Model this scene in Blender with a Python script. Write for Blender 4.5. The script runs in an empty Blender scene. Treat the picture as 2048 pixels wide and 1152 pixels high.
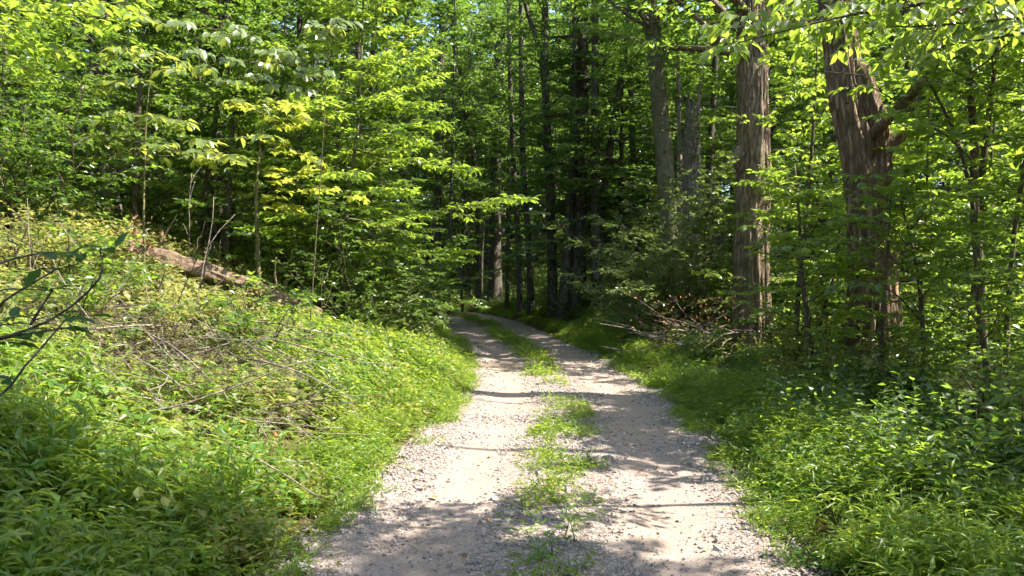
import bpy, math
import numpy as np
from mathutils import Vector, Matrix

scene = bpy.context.scene
R = math.radians

# ------------------------------------------------------------------ camera, sky, sun, exposure
CAMZ, F, HOR = 1.6, 1490.0, 565.0
cam_d = bpy.data.cameras.new('camera')
cam = bpy.data.objects.new('camera', cam_d)
scene.collection.objects.link(cam)
cam.location = (0, 0, CAMZ)
cam.rotation_euler = (R(90 - math.degrees(math.atan((576 - HOR) / F))), 0, 0)
cam_d.sensor_width = 36
cam_d.lens = 36 * F / 2048
cam_d.clip_start = 0.05
cam_d.clip_end = 3000
scene.camera = cam

SUN_EL, SUN_FWD = 50.0, -8.0
SUN = np.array([math.cos(R(SUN_EL)) * math.cos(R(SUN_FWD)), math.cos(R(SUN_EL)) * math.sin(R(SUN_FWD)), math.sin(R(SUN_EL))])
world = bpy.data.worlds.new('World')
scene.world = world
world.use_nodes = True
wn = world.node_tree
wn.nodes.clear()
w_out = wn.nodes.new('ShaderNodeOutputWorld')
w_bg = wn.nodes.new('ShaderNodeBackground')
w_sky = wn.nodes.new('ShaderNodeTexSky')
w_sky.sky_type = 'NISHITA'
w_sky.sun_disc = False
w_sky.sun_elevation = R(SUN_EL)
w_sky.sun_rotation = R(90 - SUN_FWD)
w_sky.dust_density = 1.5
w_bg.inputs['Strength'].default_value = 0.125
wn.links.new(w_sky.outputs[0], w_bg.inputs[0])
wn.links.new(w_bg.outputs[0], w_out.inputs[0])

sun_d = bpy.data.lights.new('sun', 'SUN')
sun_d.energy = 5.0
sun_d.angle = R(0.53)
sun_d.color = (1.0, 0.94, 0.84)
sun = bpy.data.objects.new('sun', sun_d)
scene.collection.objects.link(sun)
sun.rotation_euler = Vector(SUN).to_track_quat('Z', 'Y').to_euler()
sun.location = (20, 5, 30)

vs = scene.view_settings
vs.view_transform = 'Standard'
vs.look = 'None'
vs.exposure = 2.0
vs.gamma = 1.0
vs.use_curve_mapping = False
cy = scene.cycles
cy.max_bounces = 5
cy.diffuse_bounces = 3
cy.glossy_bounces = 2
cy.transmission_bounces = 3
cy.transparent_max_bounces = 4
cy.caustics_reflective = False
cy.caustics_refractive = False
cy.use_adaptive_sampling = True
cy.adaptive_threshold = 0.028
cy.adaptive_min_samples = 20
cy.use_denoising = True
cy.denoising_input_passes = 'RGB_ALBEDO_NORMAL'
cy.denoising_prefilter = 'ACCURATE'
cy.sample_clamp_indirect = 2.5

# ------------------------------------------------------------------ helpers
COL = scene.collection
UP = np.array([0.0, 0.0, 1.0])


def px(x, y, d):
    """a point of the place seen at photo pixel (x, y), d metres ahead"""
    return np.array([(x - 1024) / F * d, d, CAMZ - (y - HOR) / F * d])


def nrm(a):
    return a / np.maximum(np.linalg.norm(a, axis=-1, keepdims=True), 1e-9)


def _hash(i, j, k, seed):
    h = (i * 374761393 + j * 668265263 + k * 2147483647 + seed * 974634777) & 0xFFFFFFFF
    h = ((h ^ (h >> 13)) * 1274126177) & 0xFFFFFFFF
    return ((h ^ (h >> 16)) & 0xFFFF) / 65535.0


def vnoise(x, y, z=0.0, seed=1):
    x, y, z = np.broadcast_arrays(np.asarray(x, float), np.asarray(y, float), np.asarray(z, float))
    xi, yi, zi = (np.floor(v).astype(np.int64) for v in (x, y, z))
    fx, fy, fz = x - xi, y - yi, z - zi
    fx, fy, fz = (f * f * (3 - 2 * f) for f in (fx, fy, fz))
    o = 0
    for a in (0, 1):
        for b in (0, 1):
            for c in (0, 1):
                o = o + (fx if a else 1 - fx) * (fy if b else 1 - fy) * (fz if c else 1 - fz) * _hash(xi + a, yi + b, zi + c, seed)
    return o * 2 - 1


class MB:
    """collects geometry and links it as one mesh object"""

    def __init__(self):
        self.v, self.t, self.q, self.a, self.tm, self.qm, self.n = [], [], [], [], [], [], 0

    def add(self, v, t=None, q=None, a=0.5, mi=0):
        v = np.asarray(v, float).reshape(-1, 3)
        self.v.append(v)
        self.a.append(np.broadcast_to(np.asarray(a, float), (len(v),)))
        if t is not None and len(t):
            t = np.asarray(t).reshape(-1, 3)
            self.t.append(t + self.n)
            self.tm.append(np.full(len(t), mi))
        if q is not None and len(q):
            q = np.asarray(q).reshape(-1, 4)
            self.q.append(q + self.n)
            self.qm.append(np.full(len(q), mi))
        self.n += len(v)

    def merge(self, o, mi):
        if not o.n:
            return
        v, t, q, a, _ = o.arrays()
        self.add(v, t, q, a, mi)

    def arrays(self):
        v = np.concatenate(self.v) if self.v else np.zeros((0, 3))
        t = np.concatenate(self.t) if self.t else np.zeros((0, 3), int)
        q = np.concatenate(self.q) if self.q else np.zeros((0, 4), int)
        a = np.concatenate(self.a) if self.a else np.zeros(0)
        m = np.concatenate([np.concatenate(self.tm) if self.tm else np.zeros(0, int), np.concatenate(self.qm) if self.qm else np.zeros(0, int)])
        return v, t, q, a, m

    def mesh(self, name, mats, smooth=True, origin=None):
        v, t, q, a, m = self.arrays()
        if origin is not None:
            v = v - np.asarray(origin)
        me = bpy.data.meshes.new(name)
        nt, nq = len(t), len(q)
        me.vertices.add(len(v))
        me.vertices.foreach_set('co', v.astype(np.float32).ravel())
        me.loops.add(nt * 3 + nq * 4)
        me.loops.foreach_set('vertex_index', np.concatenate([t.ravel(), q.ravel()]).astype(np.int32))
        me.polygons.add(nt + nq)
        ls = np.concatenate([np.arange(nt) * 3, nt * 3 + np.arange(nq) * 4]).astype(np.int32)
        me.polygons.foreach_set('loop_start', ls)
        me.polygons.foreach_set('use_smooth', np.full(nt + nq, smooth, dtype=bool))
        me.polygons.foreach_set('material_index', m.astype(np.int32))
        at = me.attributes.new('var', 'FLOAT', 'POINT')
        at.data.foreach_set('value', a.astype(np.float32))
        for mt in (mats if isinstance(mats, (list, tuple)) else [mats]):
            me.materials.append(mt)
        me.update(calc_edges=True)
        return me

    def build(self, name, mats, parent=None, smooth=True, origin=None):
        return link(name, self.mesh(name, mats, smooth, origin), parent)


def link(name, me, parent=None, col=None):
    o = bpy.data.objects.new(name, me)
    (col or COL).objects.link(o)
    if parent is not None:
        o.parent = parent
    return o


def empty(name, loc, label, cat, group=None, rz=0.0, sc=1.0):
    e = bpy.data.objects.new(name, None)
    COL.objects.link(e)
    e.location = tuple(loc)
    e.rotation_euler = (0, 0, rz)
    e.scale = (sc, sc, sc)
    e.empty_display_size = 0.2
    return tag(e, label, cat, group)


def tag(o, label=None, cat=None, group=None, kind=None):
    for k, v in (('label', label), ('category', cat), ('group', group), ('kind', kind)):
        if v:
            o[k] = v
    return o


def copy_tree(o, parent=None):
    c = o.copy()
    COL.objects.link(c)
    if parent is not None:
        c.parent = parent
    for ch in o.children:
        copy_tree(ch, c)
    return c


def tube(mb, pts, rad, sides=8, a=0.5, cap=True, disp=None, mi=0):
    pts = np.asarray(pts, float)
    k = len(pts)
    rad = np.broadcast_to(np.asarray(rad, float), (k,))
    T = nrm(np.gradient(pts, axis=0))
    ref = np.array([0.0, 1.0, 0.0]) if abs(T[:, 2]).mean() > 0.7 else UP
    A = nrm(np.cross(T, ref))
    B = np.cross(T, A)
    th = np.linspace(0, 2 * np.pi, sides, endpoint=False)
    r = rad[:, None] * np.ones(sides)[None]
    if disp is not None:
        r = r * disp(th, k)
    V = pts[:, None] + r[..., None] * (np.cos(th)[None, :, None] * A[:, None] + np.sin(th)[None, :, None] * B[:, None])
    i, j = np.meshgrid(np.arange(k - 1), np.arange(sides), indexing='ij')
    jn = (j + 1) % sides
    q = np.stack([i * sides + j, i * sides + jn, (i + 1) * sides + jn, (i + 1) * sides + j], -1).reshape(-1, 4)
    vv = V.reshape(-1, 3)
    t = None
    if cap:
        vv = np.concatenate([vv, pts[:1], pts[-1:]])
        jj = np.arange(sides)
        t = np.concatenate([np.stack([np.full(sides, k * sides), (jj + 1) % sides, jj], -1),
                            np.stack([np.full(sides, k * sides + 1), (k - 1) * sides + jj, (k - 1) * sides + (jj + 1) % sides], -1)])
    mb.add(vv, t, q, a, mi)


def sticks(mb, A, B, ra, rb, a=0.5, mi=0):
    """many straight three-sided twigs"""
    A, B = np.asarray(A, float), np.asarray(B, float)
    n = len(A)
    if not n:
        return
    T = nrm(B - A)
    S = nrm(np.cross(T, UP + 0.01))
    N = np.cross(S, T)
    th = np.array([0, 2.094, 4.189])
    ra = np.broadcast_to(ra, (n,))
    rb = np.broadcast_to(rb, (n,))
    o = np.cos(th)[None, :, None] * S[:, None] + np.sin(th)[None, :, None] * N[:, None]
    V = np.concatenate([A[:, None] + o * ra[:, None, None], B[:, None] + o * rb[:, None, None]], 1)
    qt = np.array([[0, 1, 4, 3], [1, 2, 5, 4], [2, 0, 3, 5]])
    q = (np.arange(n)[:, None, None] * 6 + qt[None]).reshape(-1, 4)
    mb.add(V, None, q, a, mi)


def smooth_path(ctrl, n=24):
    """Catmull-Rom through control points"""
    P = np.asarray(ctrl, float)
    P = np.concatenate([2 * P[:1] - P[1:2], P, 2 * P[-1:] - P[-2:-1]])
    k = len(P) - 3
    u = np.linspace(0, k - 1e-6, n)
    i = u.astype(int)
    t = (u - i)[:, None]
    p0, p1, p2, p3 = P[i], P[i + 1], P[i + 2], P[i + 3]
    return 0.5 * (2 * p1 + (p2 - p0) * t + (2 * p0 - 5 * p1 + 4 * p2 - p3) * t ** 2 + (3 * p1 - p0 - 3 * p2 + p3) * t ** 3)


# leaf outlines: (u along the midrib, v across, w up) and faces
LEAF = {
    'rhomb': (np.array([[0, 0, 0], [.42, .5, .06], [1, 0, -.08], [.42, -.5, .06]]), [[0, 2, 1], [0, 3, 2]], []),
    'lance': (np.array([[0, 0, 0], [.35, .5, .05], [.4, 0, 0], [.35, -.5, .05], [1, 0, -.22]]), [[0, 2, 1], [0, 3, 2], [2, 4, 1], [2, 3, 4]], []),
    'ovate': (np.array([[0, 0, 0], [.28, .46, .05], [.66, .38, .03], [1, 0, -.12], [.66, -.38, .03], [.28, -.46, .05], [.34, 0, -.01], [.68, 0, -.03]]),
              [[0, 6, 1], [7, 3, 2], [0, 5, 6], [7, 4, 3]], [[6, 7, 2, 1], [5, 4, 7, 6]]),
    'maple': (np.array([[.32, 0, 0], [0, 0, -.02], [-.06, .28, .02], [.18, .34, .03], [.30, .62, -.03], [.44, .28, .04], [.62, .32, .02], [.66, .16, .03], [1, 0, -.1],
                        [.66, -.16, .03], [.62, -.32, .02], [.44, -.28, .04], [.30, -.62, -.03], [.18, -.34, .03], [-.06, -.28, .02]]),
              [[0, i + 1, i] for i in range(1, 14)] + [[0, 1, 14]], []),
}


def leaf_frames(D, N):
    D = nrm(D)
    S = nrm(np.cross(N, D))
    return D, S, np.cross(D, S)


def leaves(mb, P, D, N, L, W, kind='rhomb', a=None, rs=None, mi=0):
    n = len(P)
    if not n:
        return
    D, S, N = leaf_frames(D, N)
    tv, tt, tq = LEAF[kind]
    L = np.broadcast_to(L, (n,))
    W = np.broadcast_to(W, (n,))
    V = P[:, None] + (tv[None, :, 0:1] * L[:, None, None]) * D[:, None] + (tv[None, :, 1:2] * W[:, None, None]) * S[:, None] + (tv[None, :, 2:3] * L[:, None, None]) * N[:, None]
    m = len(tv)
    off = (np.arange(n) * m)[:, None, None]
    t = (off + np.array(tt)[None]).reshape(-1, 3)
    q = (off + np.array(tq)[None]).reshape(-1, 4) if len(tq) else None
    if a is None:
        a = rs.random(n)
    mb.add(V, t, q, np.repeat(a, m), mi)


_leaf_mesh = {}


def leaf_objects(parent, P, D, N, L, W, kind, mat, rs, name='leaf'):
    """each leaf an object of its own that shares one mesh"""
    key = (kind, mat.name)
    if key not in _leaf_mesh:
        b = MB()
        tv, tt, tq = LEAF[kind]
        b.add(tv, tt, tq, 0.5)
        _leaf_mesh[key] = b.mesh('leaf', mat)
    me = _leaf_mesh[key]
    D, S, N = leaf_frames(D, N)
    base = np.array(parent.location)
    L = np.broadcast_to(L, (len(P),))
    W = np.broadcast_to(W, (len(P),))
    for i in range(len(P)):
        o = bpy.data.objects.new(name, me)
        COL.objects.link(o)
        o.parent = parent
        m = Matrix(((D[i, 0] * L[i], S[i, 0] * W[i], N[i, 0] * L[i], P[i, 0] - base[0]),
                    (D[i, 1] * L[i], S[i, 1] * W[i], N[i, 1] * L[i], P[i, 1] - base[1]),
                    (D[i, 2] * L[i], S[i, 2] * W[i], N[i, 2] * L[i], P[i, 2] - base[2]), (0, 0, 0, 1)))
        o.matrix_local = m


def scatter(name, protos, P, rot, scl, idx, label, cat, kind='stuff'):
    """one object of uncountable stuff: prototypes instanced on points"""
    n = len(P)
    me = bpy.data.meshes.new(name)
    me.vertices.add(n)
    me.vertices.foreach_set('co', np.asarray(P, np.float32).ravel())
    for nm, ty, val in (('rot', 'FLOAT_VECTOR', rot), ('scl', 'FLOAT', scl), ('idx', 'INT', idx)):
        at = me.attributes.new(nm, ty, 'POINT')
        if ty == 'FLOAT_VECTOR':
            at.data.foreach_set('vector', np.asarray(val, np.float32).ravel())
        else:
            at.data.foreach_set('value', np.asarray(val, np.float32 if ty == 'FLOAT' else np.int32))
    o = link(name, me)
    col = bpy.data.collections.new(name + '_source')
    for i, p in enumerate(protos):
        po = bpy.data.objects.new('%s_source_%02d' % (name, i), p)
        col.objects.link(po)
    ng = bpy.data.node_groups.new(name, 'GeometryNodeTree')
    ng.interface.new_socket('Geometry', in_out='INPUT', socket_type='NodeSocketGeometry')
    ng.interface.new_socket('Geometry', in_out='OUTPUT', socket_type='NodeSocketGeometry')
    N = ng.nodes
    gi, go = N.new('NodeGroupInput'), N.new('NodeGroupOutput')
    iop = N.new('GeometryNodeInstanceOnPoints')
    ci = N.new('GeometryNodeCollectionInfo')
    ci.inputs['Collection'].default_value = col
    ci.inputs['Separate Children'].default_value = True
    ci.inputs['Reset Children'].default_value = True

    def attr(nm, ty):
        a = N.new('GeometryNodeInputNamedAttribute')
        a.data_type = ty
        a.inputs['Name'].default_value = nm
        return a.outputs[0]
    L = ng.links
    L.new(gi.outputs[0], iop.inputs['Points'])
    L.new(ci.outputs[0], iop.inputs['Instance'])
    iop.inputs['Pick Instance'].default_value = True
    L.new(attr('idx', 'INT'), iop.inputs['Instance Index'])
    er = N.new('FunctionNodeEulerToRotation')
    L.new(attr('rot', 'FLOAT_VECTOR'), er.inputs[0])
    L.new(er.outputs[0], iop.inputs['Rotation'])
    L.new(attr('scl', 'FLOAT'), iop.inputs['Scale'])
    L.new(iop.outputs[0], go.inputs[0])
    md = o.modifiers.new('scatter', 'NODES')
    md.node_group = ng
    return tag(o, label, cat, None, kind)


# ------------------------------------------------------------------ materials
def new_mat(name):
    m = bpy.data.materials.new(name)
    m.use_nodes = True
    nt = m.node_tree
    nt.nodes.clear()
    out = nt.nodes.new('ShaderNodeOutputMaterial')
    return m, nt, out


def ramp(nt, fac, stops):
    r = nt.nodes.new('ShaderNodeValToRGB')
    el = r.color_ramp.elements
    while len(el) < len(stops):
        el.new(0.5)
    for e, (p, c) in zip(el, stops):
        e.position = p
        e.color = (*c, 1)
    nt.links.new(fac, r.inputs[0])
    return r.outputs[0]


def noise(nt, vec, scale, detail=4, rough=0.55):
    n = nt.nodes.new('ShaderNodeTexNoise')
    n.inputs['Scale'].default_value = scale
    n.inputs['Detail'].default_value = detail
    n.inputs['Roughness'].default_value = rough
    if vec is not None:
        nt.links.new(vec, n.inputs['Vector'])
    return n


def mapped(nt, scale=(1, 1, 1), kind='Object'):
    tc = nt.nodes.new('ShaderNodeTexCoord')
    mp = nt.nodes.new('ShaderNodeMapping')
    mp.inputs['Scale'].default_value = scale
    nt.links.new(tc.outputs[kind], mp.inputs['Vector'])
    return mp.outputs[0]


def mixc(nt, fac, a, b, mode='MIX'):
    m = nt.nodes.new('ShaderNodeMix')
    m.data_type = 'RGBA'
    m.blend_type = mode
    for sock, val in ((m.inputs[0], fac), (m.inputs[6], a), (m.inputs[7], b)):
        if isinstance(val, (int, float)):
            sock.default_value = val
        elif isinstance(val, tuple):
            sock.default_value = (*val, 1)
        else:
            nt.links.new(val, sock)
    return m.outputs[2]


def bumped(nt, h, dist, strength=1.0):
    b = nt.nodes.new('ShaderNodeBump')
    b.inputs['Distance'].default_value = dist
    b.inputs['Strength'].default_value = strength
    nt.links.new(h, b.inputs['Height'])
    return b.outputs[0]


def principled(nt, out, col, rough=0.8, spec=0.3, normal=None):
    p = nt.nodes.new('ShaderNodeBsdfPrincipled')
    if isinstance(col, tuple):
        p.inputs['Base Color'].default_value = (*col, 1)
    else:
        nt.links.new(col, p.inputs['Base Color'])
    p.inputs['Roughness'].default_value = rough
    p.inputs['Specular IOR Level'].default_value = spec
    if normal is not None:
        nt.links.new(normal, p.inputs['Normal'])
    if out is not None:
        nt.links.new(p.outputs[0], out.inputs[0])
    return p


def leaf_mat(name, dark, light, trans, tw=0.45, rough=0.42, spec=0.45):
    m, nt, out = new_mat(name)
    at = nt.nodes.new('ShaderNodeAttribute')
    at.attribute_name = 'var'
    oi = nt.nodes.new('ShaderNodeObjectInfo')
    ad = nt.nodes.new('ShaderNodeMath')
    ad.operation = 'ADD'
    nt.links.new(at.outputs['Fac'], ad.inputs[0])
    nt.links.new(oi.outputs['Random'], ad.inputs[1])
    hf = nt.nodes.new('ShaderNodeMath')
    hf.operation = 'MULTIPLY'
    hf.inputs[1].default_value = 0.5
    nt.links.new(ad.outputs[0], hf.inputs[0])
    c = ramp(nt, hf.outputs[0], [(0.1, dark), (0.8, light), (0.97, tuple(min(1, x * k) for x, k in zip(light, (1.7, 1.2, 0.9))))])
    p = principled(nt, None, c, rough, spec)
    tr = nt.nodes.new('ShaderNodeBsdfTranslucent')
    tc = mixc(nt, hf.outputs[0], tuple(0.75 * x for x in trans), trans)
    nt.links.new(tc, tr.inputs[0])
    mx = nt.nodes.new('ShaderNodeMixShader')
    mx.inputs[0].default_value = tw
    nt.links.new(p.outputs[0], mx.inputs[1])
    nt.links.new(tr.outputs[0], mx.inputs[2])
    nt.links.new(mx.outputs[0], out.inputs[0])
    return m


def bark_mat(name, dark, light, moss=0.0, zs=0.18, scale=14, depth=0.02, cells=0.5):
    m, nt, out = new_mat(name)
    v = mapped(nt, (1, 1, zs))
    n1 = noise(nt, v, scale, 6, 0.6)
    n2 = noise(nt, mapped(nt), 1.7, 3)
    vo = nt.nodes.new('ShaderNodeTexVoronoi')
    vo.feature = 'DISTANCE_TO_EDGE'
    vo.inputs['Scale'].default_value = scale * 0.9
    nt.links.new(mixc(nt, 0.12, v, n1.outputs['Color']), vo.inputs['Vector'])
    edge = ramp(nt, vo.outputs[0], [(0.0, (0, 0, 0)), (0.22, (1, 1, 1))])
    hgt = mixc(nt, 1 - cells, edge, n1.outputs[0])
    c = ramp(nt, hgt, [(0.18, tuple(x * 0.4 for x in dark)), (0.42, dark), (0.95, light)])
    c = mixc(nt, ramp(nt, n2.outputs[0], [(0.45, (0, 0, 0)), (0.7, (0.3, 0.3, 0.3))]), c, tuple(x * 1.25 for x in light))
    if moss:
        c = mixc(nt, ramp(nt, noise(nt, mapped(nt), 4.5, 5).outputs[0], [(0.5, (0, 0, 0)), (0.7, (moss,) * 3)]), c, (0.07, 0.085, 0.02))
    principled(nt, out, c, 0.9, 0.15, bumped(nt, hgt, depth))
    return m


M = {}
M['beech'] = leaf_mat('beech_leaf', (0.06, 0.105, 0.018), (0.12, 0.165, 0.03), (0.46, 0.63, 0.06), 0.5, 0.33, 0.6)
M['maple'] = leaf_mat('maple_leaf', (0.09, 0.12, 0.018), (0.14, 0.17, 0.03), (0.58, 0.64, 0.08), 0.5, 0.36, 0.55)
M['dogwood'] = leaf_mat('dogwood_leaf', (0.07, 0.115, 0.03), (0.12, 0.16, 0.045), (0.52, 0.60, 0.09), 0.42, 0.3, 0.75)
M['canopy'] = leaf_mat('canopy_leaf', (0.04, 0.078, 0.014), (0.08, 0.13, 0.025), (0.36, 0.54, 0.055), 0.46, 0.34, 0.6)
M['woods'] = leaf_mat('shaded_canopy_leaf', (0.032, 0.066, 0.013), (0.066, 0.108, 0.022), (0.25, 0.41, 0.045), 0.42, 0.36, 0.55)  # canopy leaf made darker: shade of the background put into its colour
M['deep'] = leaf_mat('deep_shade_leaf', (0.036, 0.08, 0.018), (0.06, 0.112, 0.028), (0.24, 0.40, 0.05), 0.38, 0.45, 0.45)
M['shrub'] = leaf_mat('shrub_leaf', (0.06, 0.09, 0.03), (0.11, 0.15, 0.05), (0.36, 0.48, 0.08), 0.4, 0.32, 0.65)
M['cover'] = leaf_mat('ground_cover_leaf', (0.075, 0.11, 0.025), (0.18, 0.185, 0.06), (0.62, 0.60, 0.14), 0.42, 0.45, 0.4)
M['grass'] = leaf_mat('stiltgrass_blade', (0.05, 0.13, 0.015), (0.14, 0.195, 0.025), (0.54, 0.68, 0.06), 0.47, 0.4, 0.5)
M['weed'] = leaf_mat('weed_leaf', (0.05, 0.125, 0.02), (0.09, 0.175, 0.03), (0.34, 0.58, 0.05), 0.5, 0.4, 0.5)
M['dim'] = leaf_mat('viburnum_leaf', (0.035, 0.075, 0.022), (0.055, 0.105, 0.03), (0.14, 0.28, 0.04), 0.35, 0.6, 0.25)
M['dead_leaf'] = leaf_mat('dead_leaf', (0.12, 0.06, 0.03), (0.28, 0.17, 0.09), (0.3, 0.15, 0.06), 0.25, 0.7, 0.2)
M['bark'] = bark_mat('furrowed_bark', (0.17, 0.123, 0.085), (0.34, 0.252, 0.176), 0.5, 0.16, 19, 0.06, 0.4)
M['bark_red'] = bark_mat('decayed_bark', (0.165, 0.11, 0.07), (0.34, 0.235, 0.158), 0.35, 0.16, 18, 0.06, 0.4)
M['bark_pale'] = bark_mat('pale_bark', (0.10, 0.085, 0.055), (0.19, 0.165, 0.115), 0.5, 0.35, 11, 0.012, 0.12)
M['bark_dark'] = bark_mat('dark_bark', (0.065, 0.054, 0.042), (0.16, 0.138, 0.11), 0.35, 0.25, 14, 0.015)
M['twig'] = bark_mat('twig_bark', (0.07, 0.055, 0.035), (0.16, 0.13, 0.085), 0.2, 0.4, 25, 0.004)
M['green_twig'] = bark_mat('young_bark', (0.10, 0.10, 0.045), (0.22, 0.20, 0.09), 0.2, 0.4, 25, 0.003)
M['dead_wood'] = bark_mat('dead_wood', (0.15, 0.115, 0.095), (0.34, 0.28, 0.24), 0.0, 0.3, 22, 0.004)
M['log'] = bark_mat('rotten_log', (0.13, 0.088, 0.06), (0.32, 0.23, 0.165), 0.3, 1, 13, 0.03, 0.15)


def floor_mat():
    m, nt, out = new_mat('leaf_litter_soil')
    v = mapped(nt)
    n1 = noise(nt, v, 0.7, 5)
    n2 = noise(nt, v, 9, 6, 0.65)
    vo = nt.nodes.new('ShaderNodeTexVoronoi')
    vo.inputs['Scale'].default_value = 16
    nt.links.new(v, vo.inputs['Vector'])
    sep = nt.nodes.new('ShaderNodeSeparateColor')
    nt.links.new(vo.outputs['Color'], sep.inputs[0])
    c = ramp(nt, sep.outputs[0], [(0.0, (0.045, 0.028, 0.015)), (0.5, (0.10, 0.065, 0.038)), (1.0, (0.17, 0.12, 0.075))])
    c = mixc(nt, ramp(nt, n2.outputs[0], [(0.4, (0, 0, 0)), (0.7, (1, 1, 1))]), c, (0.04, 0.028, 0.017))
    c = mixc(nt, ramp(nt, n1.outputs[0], [(0.45, (0, 0, 0)), (0.65, (0.7, 0.7, 0.7))]), c, (0.045, 0.06, 0.015))
    h = mixc(nt, 0.5, n2.outputs[0], sep.outputs[1])
    principled(nt, out, c, 0.95, 0.1, bumped(nt, h, 0.04))
    return m


def road_mat():
    m, nt, out = new_mat('gravel_road')
    v = mapped(nt)
    at = nt.nodes.new('ShaderNodeAttribute')
    at.attribute_name = 'var'          # 0 loose gravel at the edges and crown, 1 worn wheel track
    n1 = noise(nt, v, 1.1, 5)
    n2 = noise(nt, v, 38, 5, 0.7)
    n3 = noise(nt, v, 5, 4)
    vo = nt.nodes.new('ShaderNodeTexVoronoi')
    vo.inputs['Scale'].default_value = 46
    vo.inputs['Randomness'].default_value = 1
    nt.links.new(mixc(nt, 0.03, v, n2.outputs['Color']), vo.inputs['Vector'])
    sep = nt.nodes.new('ShaderNodeSeparateColor')
    nt.links.new(vo.outputs['Color'], sep.inputs[0])
    stone = ramp(nt, sep.outputs[0], [(0.0, (0.12, 0.103, 0.094)), (0.35, (0.22, 0.188, 0.172)), (0.7, (0.31, 0.275, 0.253)), (1.0, (0.41, 0.385, 0.365))])
    stone = mixc(nt, ramp(nt, vo.outputs['Distance'], [(0.25, (0, 0, 0)), (0.62, (0.55, 0.55, 0.55))]), stone, (0.12, 0.085, 0.06))
    dirt = ramp(nt, n2.outputs[0], [(0.25, (0.17, 0.137, 0.117)), (0.55, (0.28, 0.23, 0.203)), (0.8, (0.37, 0.325, 0.295))])
    dirt = mixc(nt, ramp(nt, n1.outputs[0], [(0.4, (0, 0, 0)), (0.7, (0.6, 0.6, 0.6))]), dirt, (0.34, 0.25, 0.18))
    mt = nt.nodes.new('ShaderNodeMath')
    mt.operation = 'MULTIPLY_ADD'
    mt.inputs[1].default_value = 0.9
    nt.links.new(n3.outputs[0], mt.inputs[0])
    nt.links.new(at.outputs['Fac'], mt.inputs[2])
    k = ramp(nt, mt.outputs[0], [(0.55, (0, 0, 0)), (1.0, (0.85, 0.85, 0.85))])
    c = mixc(nt, k, stone, dirt)
    c = mixc(nt, ramp(nt, noise(nt, v, 0.5, 3).outputs[0], [(0.35, (0, 0, 0)), (0.75, (0.25, 0.25, 0.25))]), c, (0.22, 0.175, 0.125))
    inv = nt.nodes.new('ShaderNodeMath')
    inv.operation = 'SUBTRACT'
    inv.inputs[0].default_value = 1
    nt.links.new(vo.outputs['Distance'], inv.inputs[1])
    h = mixc(nt, k, mixc(nt, 0.3, inv.outputs[0], sep.outputs[1]), n2.outputs[0])
    c = mixc(nt, 1.0, c, (1.03, 0.985, 0.955), 'MULTIPLY')
    principled(nt, out, c, 0.9, 0.2, bumped(nt, h, 0.012))
    return m


def stone_mat():
    m, nt, out = new_mat('crushed_stone')
    oi = nt.nodes.new('ShaderNodeObjectInfo')
    n = noise(nt, mapped(nt), 3.0, 4)
    c = ramp(nt, oi.outputs['Random'], [(0.0, (0.14, 0.125, 0.115)), (0.2, (0.23, 0.205, 0.19)), (0.7, (0.33, 0.30, 0.28)), (0.92, (0.42, 0.41, 0.40)), (1.0, (0.28, 0.19, 0.15))])
    c = mixc(nt, n.outputs[0], c, mixc(nt, 0.6, c, (0.16, 0.12, 0.09)))
    c = mixc(nt, 1.0, c, (1.02, 0.985, 0.955), 'MULTIPLY')
    principled(nt, out, c, 0.85, 0.25)
    return m


M['floor'] = floor_mat()
M['road'] = road_mat()
M['stone'] = stone_mat()

# ------------------------------------------------------------------ the lie of the land
CL = smooth_path([(0.05, -30, 0), (0.15, -10, 0), (0.18, 0, 0), (0.19, 4, 0), (0.40, 6, 0), (0.62, 8.5, 0), (0.72, 11, 0), (0.62, 14, 0), (0.3, 18, 0), (-0.55, 25, 0), (-1.5, 32, 0),
                  (-3.7, 40, 0), (-8, 46, 0), (-15, 50, 0), (-26, 52, 0), (-45, 52, 0), (-80, 50, 0)], 420)[:, :2]
CT = nrm(np.gradient(CL, axis=0))
HW = 1.52


def lateral(x, y):
    """signed distance from the road's centre line (right positive)"""
    x, y = np.atleast_1d(np.asarray(x, float)), np.atleast_1d(np.asarray(y, float))
    out = np.empty(x.shape)
    xf, yf, of = x.ravel(), y.ravel(), out.ravel()
    for s in range(0, len(xf), 20000):
        dx = xf[s:s + 20000, None] - CL[None, :, 0]
        dy = yf[s:s + 20000, None] - CL[None, :, 1]
        d2 = dx * dx + dy * dy
        i = d2.argmin(1)
        r = np.arange(len(i))
        sg = dx[r, i] * CT[i, 1] - dy[r, i] * CT[i, 0]
        of[s:s + 20000] = np.sign(sg) * np.sqrt(d2[r, i])
    return of.reshape(x.shape)


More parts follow.
